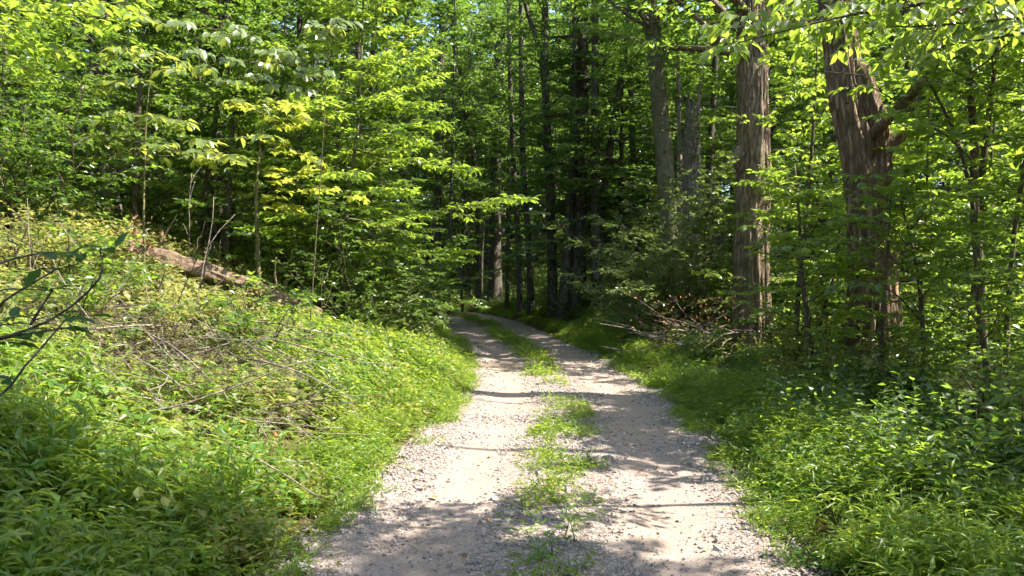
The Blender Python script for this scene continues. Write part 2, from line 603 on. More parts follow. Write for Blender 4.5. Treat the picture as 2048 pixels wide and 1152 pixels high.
def ground(x, y, s=None):
    x, y = np.atleast_1d(np.asarray(x, float)), np.atleast_1d(np.asarray(y, float))
    if s is None:
        s = lateral(x, y)
    a = np.abs(s) - HW
    al = np.maximum(a - 0.15, 0)
    left = 0.30 * al * np.clip(al / 1.2, 0.35, 1) + 0.06 * np.clip((al - 2) / 4, 0, 1)
    left = left + 0.09 * np.clip(al - 2.6, 0, 4.5)
    left = np.where(al > 9, 0.30 * 9 + 0.465 + 0.2 * (al - 9), left)
    left = np.where(al > 40, 0.30 * 9 + 0.465 + 0.2 * 31 + 0.02 * (al - 40), left)
    ar = np.maximum(a, 0)
    right = 0.10 * np.clip(ar / 0.7, 0, 1) - 0.03 * np.clip(ar - 1, 0, 14) + 0.26 * np.clip(ar - 22, 0, 60)
    h = np.where(s < 0, left, right)
    n = 0.10 * vnoise(x * 0.5, y * 0.5, seed=3) + 0.04 * vnoise(x * 1.7, y * 1.7, seed=4)
    n = n + np.where(s < 0, 0.16 * vnoise(x * 0.33 + 7, y * 0.33, seed=6), 0)
    h = h + n * np.clip(ar / 1.5, 0, 1)
    return h - 0.06 * np.clip((0.12 - a) / 0.15, 0, 1)


def gz(x, y):
    return float(ground(x, y)[0])


def axis_coords(lo, hi, step, far):
    c = np.arange(lo, hi + step / 2, step)
    g = np.geomspace(step, far, 26)
    return np.concatenate([lo - np.cumsum(g)[::-1], c, hi + np.cumsum(g)])


gx = axis_coords(-14, 14, 0.22, 60)
gy = axis_coords(-2, 42, 0.25, 60)
GX, GY = np.meshgrid(gx, gy, indexing='xy')
GZ = ground(GX, GY)
mb = MB()
ny, nx = GX.shape
i, j = np.meshgrid(np.arange(ny - 1), np.arange(nx - 1), indexing='ij')
mb.add(np.stack([GX, GY, GZ], -1), None, np.stack([i * nx + j, i * nx + j + 1, (i + 1) * nx + j + 1, (i + 1) * nx + j], -1).reshape(-1, 4))
tag(mb.build('forest_floor', M['floor']), 'brown leaf litter forest floor rising as a bank beside the road', 'ground', kind='structure')

# gravel road
d = np.concatenate([[0], np.cumsum(np.linalg.norm(np.diff(CL, axis=0), axis=1))])
sd = np.concatenate([np.arange(24, 48, 0.09), np.arange(48, d[-1], 0.3)])
rc = np.stack([np.interp(sd, d, CL[:, 0]), np.interp(sd, d, CL[:, 1])], 1)
rt = nrm(np.gradient(rc, axis=0))
rn = np.stack([rt[:, 1], -rt[:, 0]], 1)
cross = np.linspace(-1, 1, 49)
wl = HW + 0.09 * vnoise(sd * 0.9, 0, seed=11) + 0.05 * vnoise(sd * 3.1, 0, seed=12)
wr = HW + 0.09 * vnoise(sd * 0.9, 0, seed=13) + 0.05 * vnoise(sd * 3.1, 0, seed=14)
off = np.where(cross[None] < 0, cross[None] * wl[:, None], cross[None] * wr[:, None])
RX = rc[:, None, 0] + rn[:, None, 0] * off
RY = rc[:, None, 1] + rn[:, None, 1] * off
rut = np.exp(-((np.abs(off) - 0.78) / 0.32) ** 2)
RZ = 0.01 - 0.025 * rut + 0.014 * vnoise(RX * 1.6, RY * 1.6, seed=15) + 0.008 * vnoise(RX * 6, RY * 6, seed=16)
RZ = RZ - 0.05 * np.clip((np.abs(cross)[None] - 0.93) / 0.07, 0, 1)
mb = MB()
ny, nx = RX.shape
i, j = np.meshgrid(np.arange(ny - 1), np.arange(nx - 1), indexing='ij')
mb.add(np.stack([RX, RY, RZ], -1), None, np.stack([i * nx + j, i * nx + j + 1, (i + 1) * nx + j + 1, (i + 1) * nx + j], -1).reshape(-1, 4), rut.ravel())
tag(mb.build('gravel_road', M['road']), 'pale gravel lane with two worn wheel tracks bending left into the woods', 'road', kind='structure')


def road_z(x, y):
    s = np.abs(lateral(x, y))
    return 0.01 - 0.025 * np.exp(-((s - 0.78) / 0.32) ** 2) + 0.014 * vnoise(np.asarray(x) * 1.6, np.asarray(y) * 1.6, seed=15)


# ------------------------------------------------------------------ plants: generators
SHX, SHY = SUN[0] / SUN[2], SUN[1] / SUN[2]


def sunny(P):
    """True where foliage overhead would shade the opening along the lane and the left bank, a gap in the canopy"""
    x0 = P[:, 0] - SHX * P[:, 2]
    y0 = P[:, 1] - SHY * P[:, 2]
    w = 0.45 * vnoise(x0 * 0.8, y0 * 0.8, seed=21) + 0.2 * vnoise(x0 * 2.5, y0 * 2.5, seed=22)
    xr = np.interp(y0, [4.6, 5.6, 6.5, 8.0, 9.3, 10.2, 11.5, 13.0, 14.0], [1.3, 1.0, 0.5, 0.5, 0.7, 1.9, 1.9, 0.9, 0.0])
    bough = (P[:, 2] > 4.4) & (x0 > -1.6) & (x0 < 2.8) & (np.abs(y0 - 4.8 + SHY * 3.4 + 0.3 * w) < 0.4)
    for tx, ty in ((5.0, 15.4), (4.75, 10.0)):          # breaks in the leaves through which the sun reaches the two big trunks
        dz = (P[:, 0] - tx) / SHX
        zt = P[:, 2] - dz
        bough = bough | ((dz > 0.9) & (np.abs(P[:, 1] - ty - SHY * dz) < 0.55) & (zt > 0.8) & (zt < 7) & (w > -0.12))
    return bough | (x0 + w < xr) & (x0 > -13) & (y0 + w > np.interp(x0, [-5, -3, -1, 1.2], [4.2, 4.35, 4.8, 4.5])) & (y0 - w < 13.6) & (P[:, 2] > 2.2)


def gap(rs, P, keep=0.05):
    return ~sunny(P) | (rs.random(len(P)) < keep)


def bend(p0, d0, length, n, rs, wob=0.12, lift=0.0):
    """a wandering branch line"""
    P = [np.asarray(p0, float)]
    dd = nrm(np.asarray(d0, float))
    for _ in range(n - 1):
        dd = nrm(dd + rs.normal(0, wob, 3) + np.array([0, 0, lift]))
        P.append(P[-1] + dd * length / (n - 1))
    return np.array(P)


def interp_path(P, t):
    k = len(P) - 1
    u = np.clip(np.asarray(t), 0, 1) * k
    i = np.minimum(u.astype(int), k - 1)
    f = (u - i)[:, None]
    return P[i] * (1 - f) + P[i + 1] * f, nrm(P[i + 1] - P[i])


def foliate(limbs, rs, n2, m, k, l2, tl, L, W, kind, crown, wood=None, flat=0.8, droop=0.25, hang=0.25, tilt=0.45, cull=None, t0=0.2, collect=None):
    """side branches, twigs and leaves along limb lines"""
    B2, T2, L2 = [], [], []
    for P in limbs:
        ll = np.linalg.norm(np.diff(P, axis=0), axis=1).sum()
        nn = max(2, int(round(n2 * min(1.6, max(0.5, ll / 2.5)))))
        t = np.linspace(t0, 1.0, nn) + rs.normal(0, 0.02, nn)
        p, tg = interp_path(P, t)
        side = nrm(np.cross(tg, UP))
        sg = np.where(np.arange(nn) % 2, 1, -1)[:, None]
        roll = rs.normal(0, 0.9 * (1 - flat) + 0.12, nn)[:, None]
        sv = side * sg * np.cos(roll) + np.cross(side, tg) * np.sin(roll)
        fw = rs.uniform(0.5, 1.1, nn)[:, None]
        B2.append(p)
        T2.append(nrm(tg * fw + sv))
        L2.append(l2 * (1.15 - 0.75 * np.clip(t, 0, 1)) * rs.uniform(0.7, 1.2, nn) * min(1.3, 0.5 + ll / 4))
    B2, T2, L2 = np.concatenate(B2), np.concatenate(T2), np.concatenate(L2)
    T2[:, 2] *= (1 - 0.5 * flat)
    T2 = nrm(T2)
    # keep secondaries if wanted
    if cull is not None:
        kp = cull(B2 + T2 * L2[:, None] * 0.5)
        B2, T2, L2 = B2[kp], T2[kp], L2[kp]
    n = len(B2)
    if not n:
        return
    tip = B2 + T2 * L2[:, None]
    tip[:, 2] -= droop * L2 ** 2 * 0.6
    if wood is not None:
        mid = B2 + T2 * L2[:, None] * 0.5
        mid[:, 2] -= droop * L2 ** 2 * 0.15
        r = 0.004 + 0.006 * L2
        sticks(wood, B2, mid, r, r * 0.7)
        sticks(wood, mid, tip, r * 0.7, r * 0.25)
    f = np.linspace(0.12, 1.0, m)[None] + rs.normal(0, 0.03, (n, m))
    Bt = B2[:, None] + T2[:, None] * (L2[:, None] * f)[..., None]
    Bt[..., 2] -= droop * 0.6 * (L2[:, None] * f) ** 2
    side = nrm(np.cross(T2, UP))
    sg = np.where(np.arange(m) % 2, 1.0, -1.0)[None, :, None] * np.where(rs.random(n) < .5, 1, -1)[:, None, None]
    Tt = nrm(T2[:, None] * rs.uniform(0.5, 1.1, (n, m, 1)) + side[:, None] * sg + rs.normal(0, 0.5 * (1 - flat) + 0.08, (n, m, 3)))
    Lt = tl * rs.uniform(0.6, 1.25, (n, m)) * (1.1 - 0.5 * np.clip(f, 0, 1))
    Bt, Tt, Lt = Bt.reshape(-1, 3), Tt.reshape(-1, 3), Lt.ravel()
    if cull is not None:
        kp = cull(Bt)
        Bt, Tt, Lt = Bt[kp], Tt[kp], Lt[kp]
    if wood is not None:
        e = Bt + Tt * Lt[:, None]
        sticks(wood, Bt, e, 0.0025, 0.001)
    q = len(Bt)
    if not q:
        return
    g = np.linspace(0.15, 1.0, k)[None] + rs.normal(0, 0.04, (q, k))
    P = Bt[:, None] + Tt[:, None] * (Lt[:, None] * g)[..., None]
    P[..., 2] -= droop * (Lt[:, None] * g) ** 2
    side = nrm(np.cross(Tt, UP))
    sg = np.where(np.arange(k) % 2, 1.0, -1.0)[None, :, None]
    D = Tt[:, None] * rs.uniform(0.4, 1.0, (q, k, 1)) + side[:, None] * sg * np.where(np.arange(k) == k - 1, 0.1, 1.0)[None, :, None] + rs.normal(0, 0.22, (q, k, 3))
    D[..., 2] -= hang
    N = UP + rs.normal(0, tilt, (q, k, 3))
    P, D, N = P.reshape(-1, 3), D.reshape(-1, 3), N.reshape(-1, 3)
    s = rs.uniform(0.65, 1.2, len(P))
    a = np.clip(np.repeat(rs.random(q), k) * 0.6 + rs.random(len(P)) * 0.4, 0, 1)
    if collect is not None:
        collect.append((P, D, N, L * s, W * s))
    else:
        leaves(crown, P, D, N, L * s, W * s, kind, a)


def grow(rs, path, r0, r1, t_lo, t_hi, nl, lmax, el=(10, 45), lift=0.03, prof=None, sides=10, limb_r=0.3, wob=0.1, flare=0.35, wood=None, disp=None, golden=2.4, az0=None, cull=None):
    """trunk tube plus limb lines; returns limb lines"""
    wood = wood if wood is not None else MB()
    k = len(path)
    t = np.linspace(0, 1, k)
    rad = r0 + (r1 - r0) * t
    hz = path[:, 2] - path[0, 2]
    rad = rad * (1 + flare * np.exp(-hz / (1.6 * r0 + 0.1)))
    tube(wood, path, rad, sides, disp=disp)
    limbs = []
    az = rs.uniform(0, 6.28) if az0 is None else az0
    for i in range(nl):
        tt = t_lo + (t_hi - t_lo) * (i + rs.random()) / nl
        p, tg = interp_path(path, np.array([tt]))
        az += golden + rs.normal(0, 0.35)
        u = (tt - t_lo) / max(1e-6, t_hi - t_lo)
        e = R(el[0] + (el[1] - el[0]) * u + rs.normal(0, 7))
        ln = lmax * (prof(u) if prof else math.sin(math.pi * (0.2 + 0.75 * u)) ** 0.7) * rs.uniform(0.7, 1.15)
        P = bend(p[0], (math.cos(az) * math.cos(e), math.sin(az) * math.cos(e), math.sin(e)), ln, 7, rs, wob, lift)
        if cull is not None and not cull(P[3:]).all():
            continue
        rr = np.interp(tt, t, rad) * limb_r
        rr = min(rr, 0.02 + 0.022 * ln)
        tube(wood, P, np.linspace(rr, 0.006, 7), 5, cap=False)
        limbs.append(P)
    return wood, limbs


def bark_disp(seed, ridges=22, depth=0.05, knots=0.05, tw=0.0):
    def f(th, k):
        z = np.arange(k)[:, None] * 0.12
        t = th[None] + tw * z
        cx, sx = np.cos(t), np.sin(t)
        big = knots * vnoise(cx * 1.3 + 5, sx * 1.3, z * 0.28, seed)
        q = ridges / 6.28
        rg = np.abs(vnoise(cx * q, sx * q, z * 0.5, seed + 1))
        fine = vnoise(cx * q * 2.2, sx * q * 2.2, z * 1.7, seed + 2)
        return 1 + big + depth * (0.6 - 1.3 * (1 - rg) ** 3) + depth * 0.35 * fine
    return f


def plant_thing(name, base, label, cat, wood, crown, wmat, lmat, group=None, trunk_name='trunk', crown_name='crown'):
    e = empty(name, base, label, cat, group)
    if wood is not None and wood.n:
        wood.build(trunk_name, wmat, e, origin=base)
    if crown is not None and crown.n:
        crown.build(crown_name, lmat, e, smooth=False, origin=base)
    return e


def px_path(pts, top=None, n=26, sink=0.15):
    """trunk line from photo points (x, y, distance); goes down to the ground and up to 'top'"""
    P = [px(*p) for p in pts]
    b = P[0].copy()
    b[2] = gz(b[0], b[1]) - sink
    P[0] = b
    if top is not None:
        d = nrm(P[-1] - P[-2])
        d = nrm(d * np.array([0.6, 0.6, 1]))
        ln = max(0.5, (top - P[-1][2]) / max(0.4, d[2]))
        P += [P[-1] + d * ln * 0.5, P[-1] + d * ln]
    return smooth_path(P, n)

# ------------------------------------------------------------------ kinds of tree and shrub that repeat
def kind_understory(seed, h=8.0, nl=30, lmax=2.5, L=0.15, W=0.082, lo=0.12):
    rs = np.random.default_rng(seed)
    path = bend((0, 0, -0.2), (rs.normal(0, .05), rs.normal(0, .05), 1), h, 14, rs, 0.05, 0.04)
    wood, limbs = grow(rs, path, 0.075, 0.012, lo, 0.98, nl, lmax, (5, 40), 0.0, lambda u: 1.0 - 0.7 * u, 8)
    crown = MB()
    foliate(limbs, rs, 8, 6, 6, 0.75, 0.26, L, W, 'rhomb', crown, wood, 0.85, 0.12, 0.25, 0.4)
    return wood, crown


def kind_canopy(seed, h=17.0, lo=0.34, nl=36, lmax=3.8, L=0.20, W=0.12, r=0.17):
    rs = np.random.default_rng(seed)
    path = bend((0, 0, -0.3), (rs.normal(0, .04), rs.normal(0, .04), 1), h, 18, rs, 0.035, 0.05)
    wood, limbs = grow(rs, path, r, 0.03, lo, 0.98, nl, lmax, (10, 60), 0.06, None, 9)
    crown = MB()
    foliate(limbs, rs, 7, 6, 6, 1.0, 0.34, L, W, 'rhomb', crown, None, 0.55, 0.10, 0.3, 0.55)
    return wood, crown


def kind_deep(seed, h=14.0, lo=0.2, nl=48, lmax=3.3, r=0.16):
    rs = np.random.default_rng(seed)
    path = bend((0, 0, -0.3), (rs.normal(0, .03), rs.normal(0, .03), 1), h, 16, rs, 0.03, 0.05)
    wood, limbs = grow(rs, path, r, 0.02, lo, 0.98, nl, lmax, (-4, 25), -0.02, lambda u: 1.0 - 0.65 * u, 8)
    crown = MB()
    foliate(limbs, rs, 8, 6, 6, 0.9, 0.3, 0.15, 0.085, 'rhomb', crown, None, 0.9, 0.10, 0.2, 0.3)
    return wood, crown


def kind_shrub(seed, h=2.2, stems=14, L=0.078, W=0.045, leafkind='rhomb', m=6, k=6, lmax=1.0):
    rs = np.random.default_rng(seed)
    wood, crown, limbs = MB(), MB(), []
    for s in range(stems):
        az, e = rs.uniform(0, 6.28), R(rs.uniform(48, 85))
        P = bend((rs.normal(0, .1), rs.normal(0, .1), -0.1), (math.cos(az) * math.cos(e), math.sin(az) * math.cos(e), math.sin(e)), h * rs.uniform(0.6, 1.1), 8, rs, 0.12, -0.07)
        tube(wood, P, np.linspace(0.014, 0.004, 8), 4, cap=False)
        limbs.append(P)
    foliate(limbs, rs, 9, m, k, 0.5 * lmax, 0.2, L, W, leafkind, crown, wood, 0.4, 0.25, 0.25, 0.5, t0=0.15)
    return wood, crown


def register(fn, wmat, lmat, **kw):
    w, c = fn(**kw)
    both = MB()
    both.merge(w, 0)
    both.merge(c, 1)
    return {'wood': w.mesh('trunk', M[wmat]), 'crown': c.mesh('crown', M[lmat], False), 'both': both.mesh('far_tree', [M[wmat], M[lmat]], False)}


KIND = {
    'understory': [register(kind_understory, 'twig', 'woods', seed=s) for s in (31, 32)],
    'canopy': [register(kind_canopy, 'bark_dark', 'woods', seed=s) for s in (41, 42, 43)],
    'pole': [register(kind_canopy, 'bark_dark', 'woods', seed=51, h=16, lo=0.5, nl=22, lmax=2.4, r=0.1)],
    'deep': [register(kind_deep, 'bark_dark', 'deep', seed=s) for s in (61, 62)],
    'sapling': [register(kind_understory, 'twig', m_, seed=s_, h=4.6, nl=24, lmax=1.5, L=0.125, W=0.068, lo=0.14) for s_, m_ in ((35, 'beech'), (36, 'beech'), (37, 'canopy'))],
    'shrub': [register(kind_shrub, 'twig', 'shrub', seed=s) for s in (71, 72)],
    'tall_shrub': [register(kind_shrub, 'twig', 'woods', seed=81, h=3.6, stems=14, L=0.115, W=0.066, lmax=1.5)],
    'low_shrub': [register(kind_shrub, 'twig', 'canopy', seed=92, h=1.0, stems=16, L=0.085, W=0.048, m=5, k=5, lmax=0.7), register(kind_shrub, 'twig', 'cover', seed=91, h=1.0, stems=16, L=0.06, W=0.036, m=5, k=5, lmax=0.7)],
}
NAMES = {'sapling': ('leafy_sapling', 'sapling'), 'understory': ('understory_tree', 'tree'), 'canopy': ('forest_tree', 'tree'), 'pole': ('slender_tree', 'tree'), 'deep': ('shade_tree', 'tree'),
         'shrub': ('shrub', 'shrub'), 'tall_shrub': ('tall_shrub', 'shrub'), 'low_shrub': ('low_shrub', 'shrub')}


ORD = ['leftmost', 'second', 'third', 'fourth', 'fifth', 'sixth', 'seventh', 'eighth', 'ninth', 'tenth', 'eleventh', 'twelfth', 'thirteenth', 'fourteenth', 'fifteenth', 'sixteenth', 'seventeenth']


def one_of(q, n, what):
    """which one, counted across the view"""
    return '%s%s' % ('leftmost ' if q == 0 else 'rightmost ' if q == n - 1 else ORD[q] + ' from left ', what)


def place(kind, spots, label, group, seed=0, smin=0.8, smax=1.2):
    rs = np.random.default_rng(1000 + seed)
    nm, cat = NAMES[kind]
    rank = {p: q for q, p in enumerate(sorted(spots, key=lambda p: p[0] / p[1]))} if spots[0][1] > 3 else None
    for x, y in spots:
        v = KIND[kind][rs.integers(len(KIND[kind]))]
        sc = rs.uniform(smin, smax)
        e = empty(nm, (x, y, gz(x, y)), label if rank is None else one_of(rank[(x, y)], len(spots), label), cat, group, rs.uniform(0, 6.28), sc)
        link('stems' if 'shrub' in kind else 'trunk', v['wood'], e)
        link('foliage' if 'shrub' in kind else 'crown', v['crown'], e)


# ------------------------------------------------------------------ large trees by the lane
rs = np.random.default_rng(5)
# furrowed old trunk on the right
path = px_path([(1507, 725, 15.4), (1503, 500, 15.4), (1507, 330, 15.4), (1505, 150, 15.4), (1500, 0, 15.4)], 17, 210)
wood, limbs = grow(rs, path, 0.375, 0.22, 0.5, 0.97, 30, 5.5, (20, 60), 0.03, sides=150, disp=bark_disp(7, 30, 0.13, 0.1), flare=0.22, limb_r=0.4, cull=lambda P: ~sunny(P))
crown = MB()
foliate(limbs, rs, 8, 6, 6, 1.2, 0.36, 0.15, 0.08, 'rhomb', crown, None, 0.6, 0.1, 0.3, 0.5, cull=lambda P: gap(rs, P))
old_tree = plant_thing('furrowed_tree', path[0], 'thick straight trunk with deeply furrowed grey brown bark right of the lane', 'tree', wood, crown, M['bark'], M['canopy'])
# burl on its left flank
b = MB()
bp = px(1474, 318, 15.35)
tube(b, smooth_path([bp + (0.10, 0, 0.30), bp + (0.03, -.02, 0.12), bp + (0.0, -.03, -0.04), bp + (0.10, 0, -0.30)], 14), 0.05 + 0.10 * np.sin(np.linspace(0.1, 3.0, 14)), 16, disp=bark_disp(17, 14, 0.08, 0.1))
b.build('burl', M['bark'], old_tree, origin=path[0])
# leafy shoots straight from the trunk
sh, shw = MB(), MB()
sl = []
for (x, y, az, ln) in [(1535, 210, -0.6, 1.0), (1475, 430, 2.6, 0.9), (1480, 560, 3.4, 0.8), (1535, 430, -0.9, 1.1), (1545, 300, -0.2, 0.9), (1478, 250, 3.6, 0.8), (1540, 620, -0.4, 0.8), (1500, 380, -1.7, 0.9)]:
    p = px(x, y, 15.2)
    sl.append(bend(p, (math.cos(az), math.sin(az), 0.25), ln, 6, rs, 0.12, -0.06))
    tube(shw, sl[-1], np.linspace(0.012, 0.003, 6), 4, cap=False)
foliate(sl, rs, 8, 4, 5, 0.4, 0.2, 0.12, 0.065, 'ovate', sh, shw, 0.7, 0.2, 0.4, 0.5, t0=0.1)
sh.merge(shw, 1)
sh.build('leafy_shoots', [M['beech'], M['twig']], old_tree, smooth=False, origin=path[0])

# decayed leaning trunk further right
path = px_path([(1735, 800, 10), (1737, 640, 10), (1734, 480, 10), (1720, 330, 10), (1696, 200, 10), (1676, 80, 10)], 15, 210)
rs = np.random.default_rng(6)
wood, limbs = grow(rs, path, 0.28, 0.17, 0.45, 0.97, 14, 4.0, (20, 60), 0.03, sides=150, disp=bark_disp(27, 26, 0.16, 0.16), flare=0.25, limb_r=0.4, cull=lambda P: ~sunny(P))
crown = MB()
foliate(limbs, rs, 8, 6, 6, 1.1, 0.36, 0.15, 0.08, 'rhomb', crown, None, 0.6, 0.1, 0.3, 0.5, cull=lambda P: gap(rs, P))
rot_tree = plant_thing('decaying_tree', path[0], 'leaning decayed trunk with split reddish bark nearest the lane on the right', 'tree', wood, crown, M['bark_red'], M['canopy'])
for nm, pts, r0, r1, sd in (('bark_slab', [(1768, 850, 9.9), (1776, 740, 9.92), (1778, 640, 9.95), (1768, 520, 10.0), (1756, 440, 10.05)], 0.17, 0.12, 37),
                            ('bark_slab', [(1752, 400, 9.98), (1756, 320, 9.92), (1744, 240, 9.92), (1722, 170, 9.95), (1700, 100, 10.0)], 0.2, 0.15, 38)):
    b = MB()
    P = smooth_path([px(*p) for p in pts], 40)
    tube(b, P, np.linspace(r0, r1, 40) * np.clip(np.minimum(np.linspace(0, 6, 40) + 0.3, np.linspace(5, 0, 40) + 0.12), 0, 1), 48, disp=bark_disp(sd, 22, 0.22, 0.2))
    b.build(nm, M['bark_red'], rot_tree, origin=path[0])
b = MB()
P = smooth_path([px(1768, 300, 9.9), px(1795, 280, 9.85), px(1822, 268, 9.8)], 16)
tube(b, P, np.linspace(0.085, 0.04, 16), 18, disp=bark_disp(41, 10, 0.35, 0.35))
b.build('broken_limb', M['bark_red'], rot_tree, origin=path[0])

# pale leaning trunk with climbing vine
rs = np.random.default_rng(8)
path = px_path([(1348, 700, 19), (1333, 380, 19), (1318, 200, 19), (1306, 80, 19), (1297, 0, 19)], 17, 70)
wood, limbs = grow(rs, path, 0.235, 0.16, 0.52, 0.97, 32, 5.5, (20, 60), 0.03, sides=28, disp=bark_disp(47, 14, 0.03, 0.06), flare=0.2, cull=lambda P: ~sunny(P))
crown = MB()
foliate(limbs, rs, 8, 6, 6, 1.1, 0.36, 0.15, 0.08, 'rhomb', crown, None, 0.6, 0.1, 0.3, 0.5, cull=lambda P: gap(rs, P, 0.2))
pale_tree = plant_thing('pale_tree', path[0], 'pale smooth leaning trunk rising behind the grey green shrub with climbing leaves', 'tree', wood, crown, M['bark_pale'], M['canopy'])


def climbing(path, rad, n, tlo, thi, rs, L, parent, mat, side=0.0, spread=1.2):
    t = rs.uniform(tlo, thi, n)
    p, tg = interp_path(path, t)
    az = side + rs.normal(0, spread, n)
    o = np.stack([np.cos(az), np.sin(az), np.zeros(n)], 1)
    P = p + o * (rad * rs.uniform(0.9, 1.5, n))[:, None]
    b = MB()
    leaves(b, P, o * 0.6 + rs.normal(0, .6, (n, 3)) - UP * 0.2, UP + o * 0.6 + rs.normal(0, .4, (n, 3)), L * rs.uniform(.7, 1.2, n), L * 0.7 * rs.uniform(.7, 1.2, n), 'ovate', rs=rs)
    b.build('ivy', mat, parent, smooth=False, origin=np.array(parent.location))


climbing(path, 0.23, 420, 0.15, 0.62, rs, 0.11, pale_tree, M['shrub'], -0.3)

# broken snag and a thin dead pole beside it
rs = np.random.default_rng(9)
sp = px_path([(1382, 680, 20.5), (1384, 420, 20.5), (1382, 300, 20.5), (1386, 215, 20.5)], None, 60)
b = MB()
tube(b, sp, np.linspace(0.30, 0.2, 60), 28, disp=bark_disp(57, 16, 0.12, 0.12))
v = b.v[0]
top = v[:60 * 28].reshape(60, 28, 3)
jag = np.abs(vnoise(np.arange(28) * 0.7, 0, seed=58)) * 1.1
for r_ in range(48, 60):
    top[r_, :, 2] += jag * ((r_ - 47) / 12.0) ** 2 - 0.25 * ((r_ - 47) / 12.0)
v[-1] = top[40].mean(0)
snag = plant_thing('broken_snag', sp[0], 'broken dead trunk with splintered top behind the shrub', 'dead tree', b, None, M['dead_wood'], None)
climbing(sp, 0.25, 380, 0.25, 0.95, rs, 0.10, snag, M['shrub'], -0.5, 1.4)
b = MB()
pp = px_path([(1368, 680, 21), (1360, 400, 21), (1357, 200, 21), (1354, 80, 21)], None, 30)
tube(b, pp, np.linspace(0.10, 0.035, 30), 9, disp=bark_disp(59, 6, 0.1, 0.1))
tag(b.build('dead_pole', M['dead_wood'], None), 'thin bare dead pole standing just left of the broken snag', 'dead tree')

# ------------------------------------------------------------------ trunks of the dim stand round the bend, one by one
STAND = [
    # photo points, radius, crown base share, label, foliage, fork
    ([(1150, 648, 27), (1157, 480, 27), (1162, 240, 27), (1165, 0, 27)], 0.36, 'thickest dark trunk of the dim stand beside the bend', 'deep', None),
    ([(1194, 655, 26), (1192, 480, 26), (1190, 250, 26), (1190, 60, 26)], 0.21, 'straight dark trunk just right of the thickest one in the dim stand', 'deep', None),
    ([(1184, 655, 26.4), (1203, 430, 26.4), (1215, 330, 26.4), (1240, 170, 26.4), (1252, 80, 26.4)], 0.17, 'dark trunk leaning right in the dim stand beside the bend', 'deep', None),
    ([(1126, 650, 26.6), (1130, 560, 26.6), (1140, 420, 26.6), (1146, 300, 26.6), (1148, 180, 26.6)], 0.2, 'dark trunk pressed against the left of the thickest one', 'deep', None),
    ([(1104, 640, 29), (1104, 540, 29), (1097, 330, 29), (1090, 160, 29), (1090, 0, 29)], 0.22, 'dark trunk that forks high up, left of the dim stand', 'canopy', [(1092, 175, 29), (1076, 90, 29), (1052, 15, 29), (1040, -60, 29)]),
    ([(1062, 632, 32), (1058, 500, 32), (1045, 300, 32), (1042, 0, 32)], 0.17, 'slim straight dark trunk on the outside verge of the bend', 'canopy', None),
    ([(1040, 630, 33.5), (1038, 520, 33.5), (1027, 320, 33.5), (1020, 150, 33.5)], 0.15, 'slim dark trunk leaning slightly left on the verge of the bend', 'canopy', None),
    ([(990, 612, 43), (990, 480, 43), (992, 300, 43), (1000, 100, 43)], 0.42, 'broad grey trunk straight ahead where the lane disappears', 'canopy', None),
    ([(958, 612, 41), (955, 380, 41), (940, 270, 41), (915, 165, 41), (905, 60, 41)], 0.18, 'crooked trunk leaning left above the end of the lane', 'canopy', [(943, 280, 41), (925, 190, 40.7), (920, 120, 40.5)]),
    ([(872, 608, 40), (872, 480, 40), (880, 300, 40), (884, 60, 40)], 0.27, 'grey trunk at the left edge of the far lane', 'canopy', None),
    ([(899, 613, 38), (897, 540, 38), (902, 400, 38), (905, 300, 38)], 0.1, 'thin black pole trunk at the far end of the lane', 'canopy', None),
    ([(925, 612, 41), (922, 520, 41), (930, 400, 41)], 0.09, 'second thin pole trunk right of the far lane end', 'canopy', None),
    ([(944, 612, 42), (936, 520, 42), (930, 440, 42)], 0.09, 'thin pole trunk tilted left beside the far lane end', 'canopy', None),
    ([(1013, 620, 38), (1016, 480, 38), (1018, 300, 38)], 0.12, 'thin dark trunk right of the broad grey one', 'canopy', None),
    ([(1418, 645, 25), (1418, 340, 25), (1428, 180, 25), (1432, 0, 25)], 0.14, 'slim dark trunk between the snag and the furrowed tree', 'canopy', None),
    ([(1280, 640, 30), (1272, 420, 30), (1262, 200, 30), (1262, 40, 30)], 0.15, 'slim dark trunk left of the pale leaning one', 'deep', None),
    ([(408, 500, 20), (405, 275, 20), (398, 100, 20), (394, 0, 20)], 0.125, 'left stem of two tall thin trunks on the slope', 'canopy', None),
    ([(430, 500, 21), (425, 250, 21), (420, 100, 21), (416, 0, 21)], 0.13, 'right stem of two tall thin trunks on the slope', 'canopy', None),
    ([(224, 430, 18), (217, 250, 18), (207, 100, 18), (204, 0, 18)], 0.27, 'broad dark trunk high on the left slope', 'canopy', None),
    ([(450, 490, 19), (452, 350, 19), (455, 200, 19), (457, 60, 19)], 0.11, 'thin dark trunk behind the yellow maple sapling', 'canopy', None),
    ([(312, 430, 27), (311, 200, 27), (310, 0, 27)], 0.17, 'far upright trunk on the slope left of the thin pair', 'canopy', None),
    ([(358, 430, 29), (358, 200, 29), (357, 0, 29)], 0.16, 'far upright trunk on the slope nearest the thin pair', 'canopy', None),
    ([(715, 560, 24), (722, 330, 24), (718, 120, 24), (708, 40, 24), (700, -40, 24)], 0.12, 'thin trunk with curved top behind the layered sapling', 'canopy', None),
    ([(590, 520, 25), (596, 300, 25), (600, 60, 25)], 0.13, 'dim trunk on the slope behind the maple sapling', 'canopy', None),
    ([(100, 380, 22), (96, 150, 22), (92, -20, 22)], 0.16, 'dim trunk at the far left of the slope', 'canopy', None),
    ([(800, 590, 30), (806, 400, 30), (812, 200, 30), (815, 0, 30)], 0.14, 'dim trunk behind the layered sapling near the lane', 'canopy', None),
]
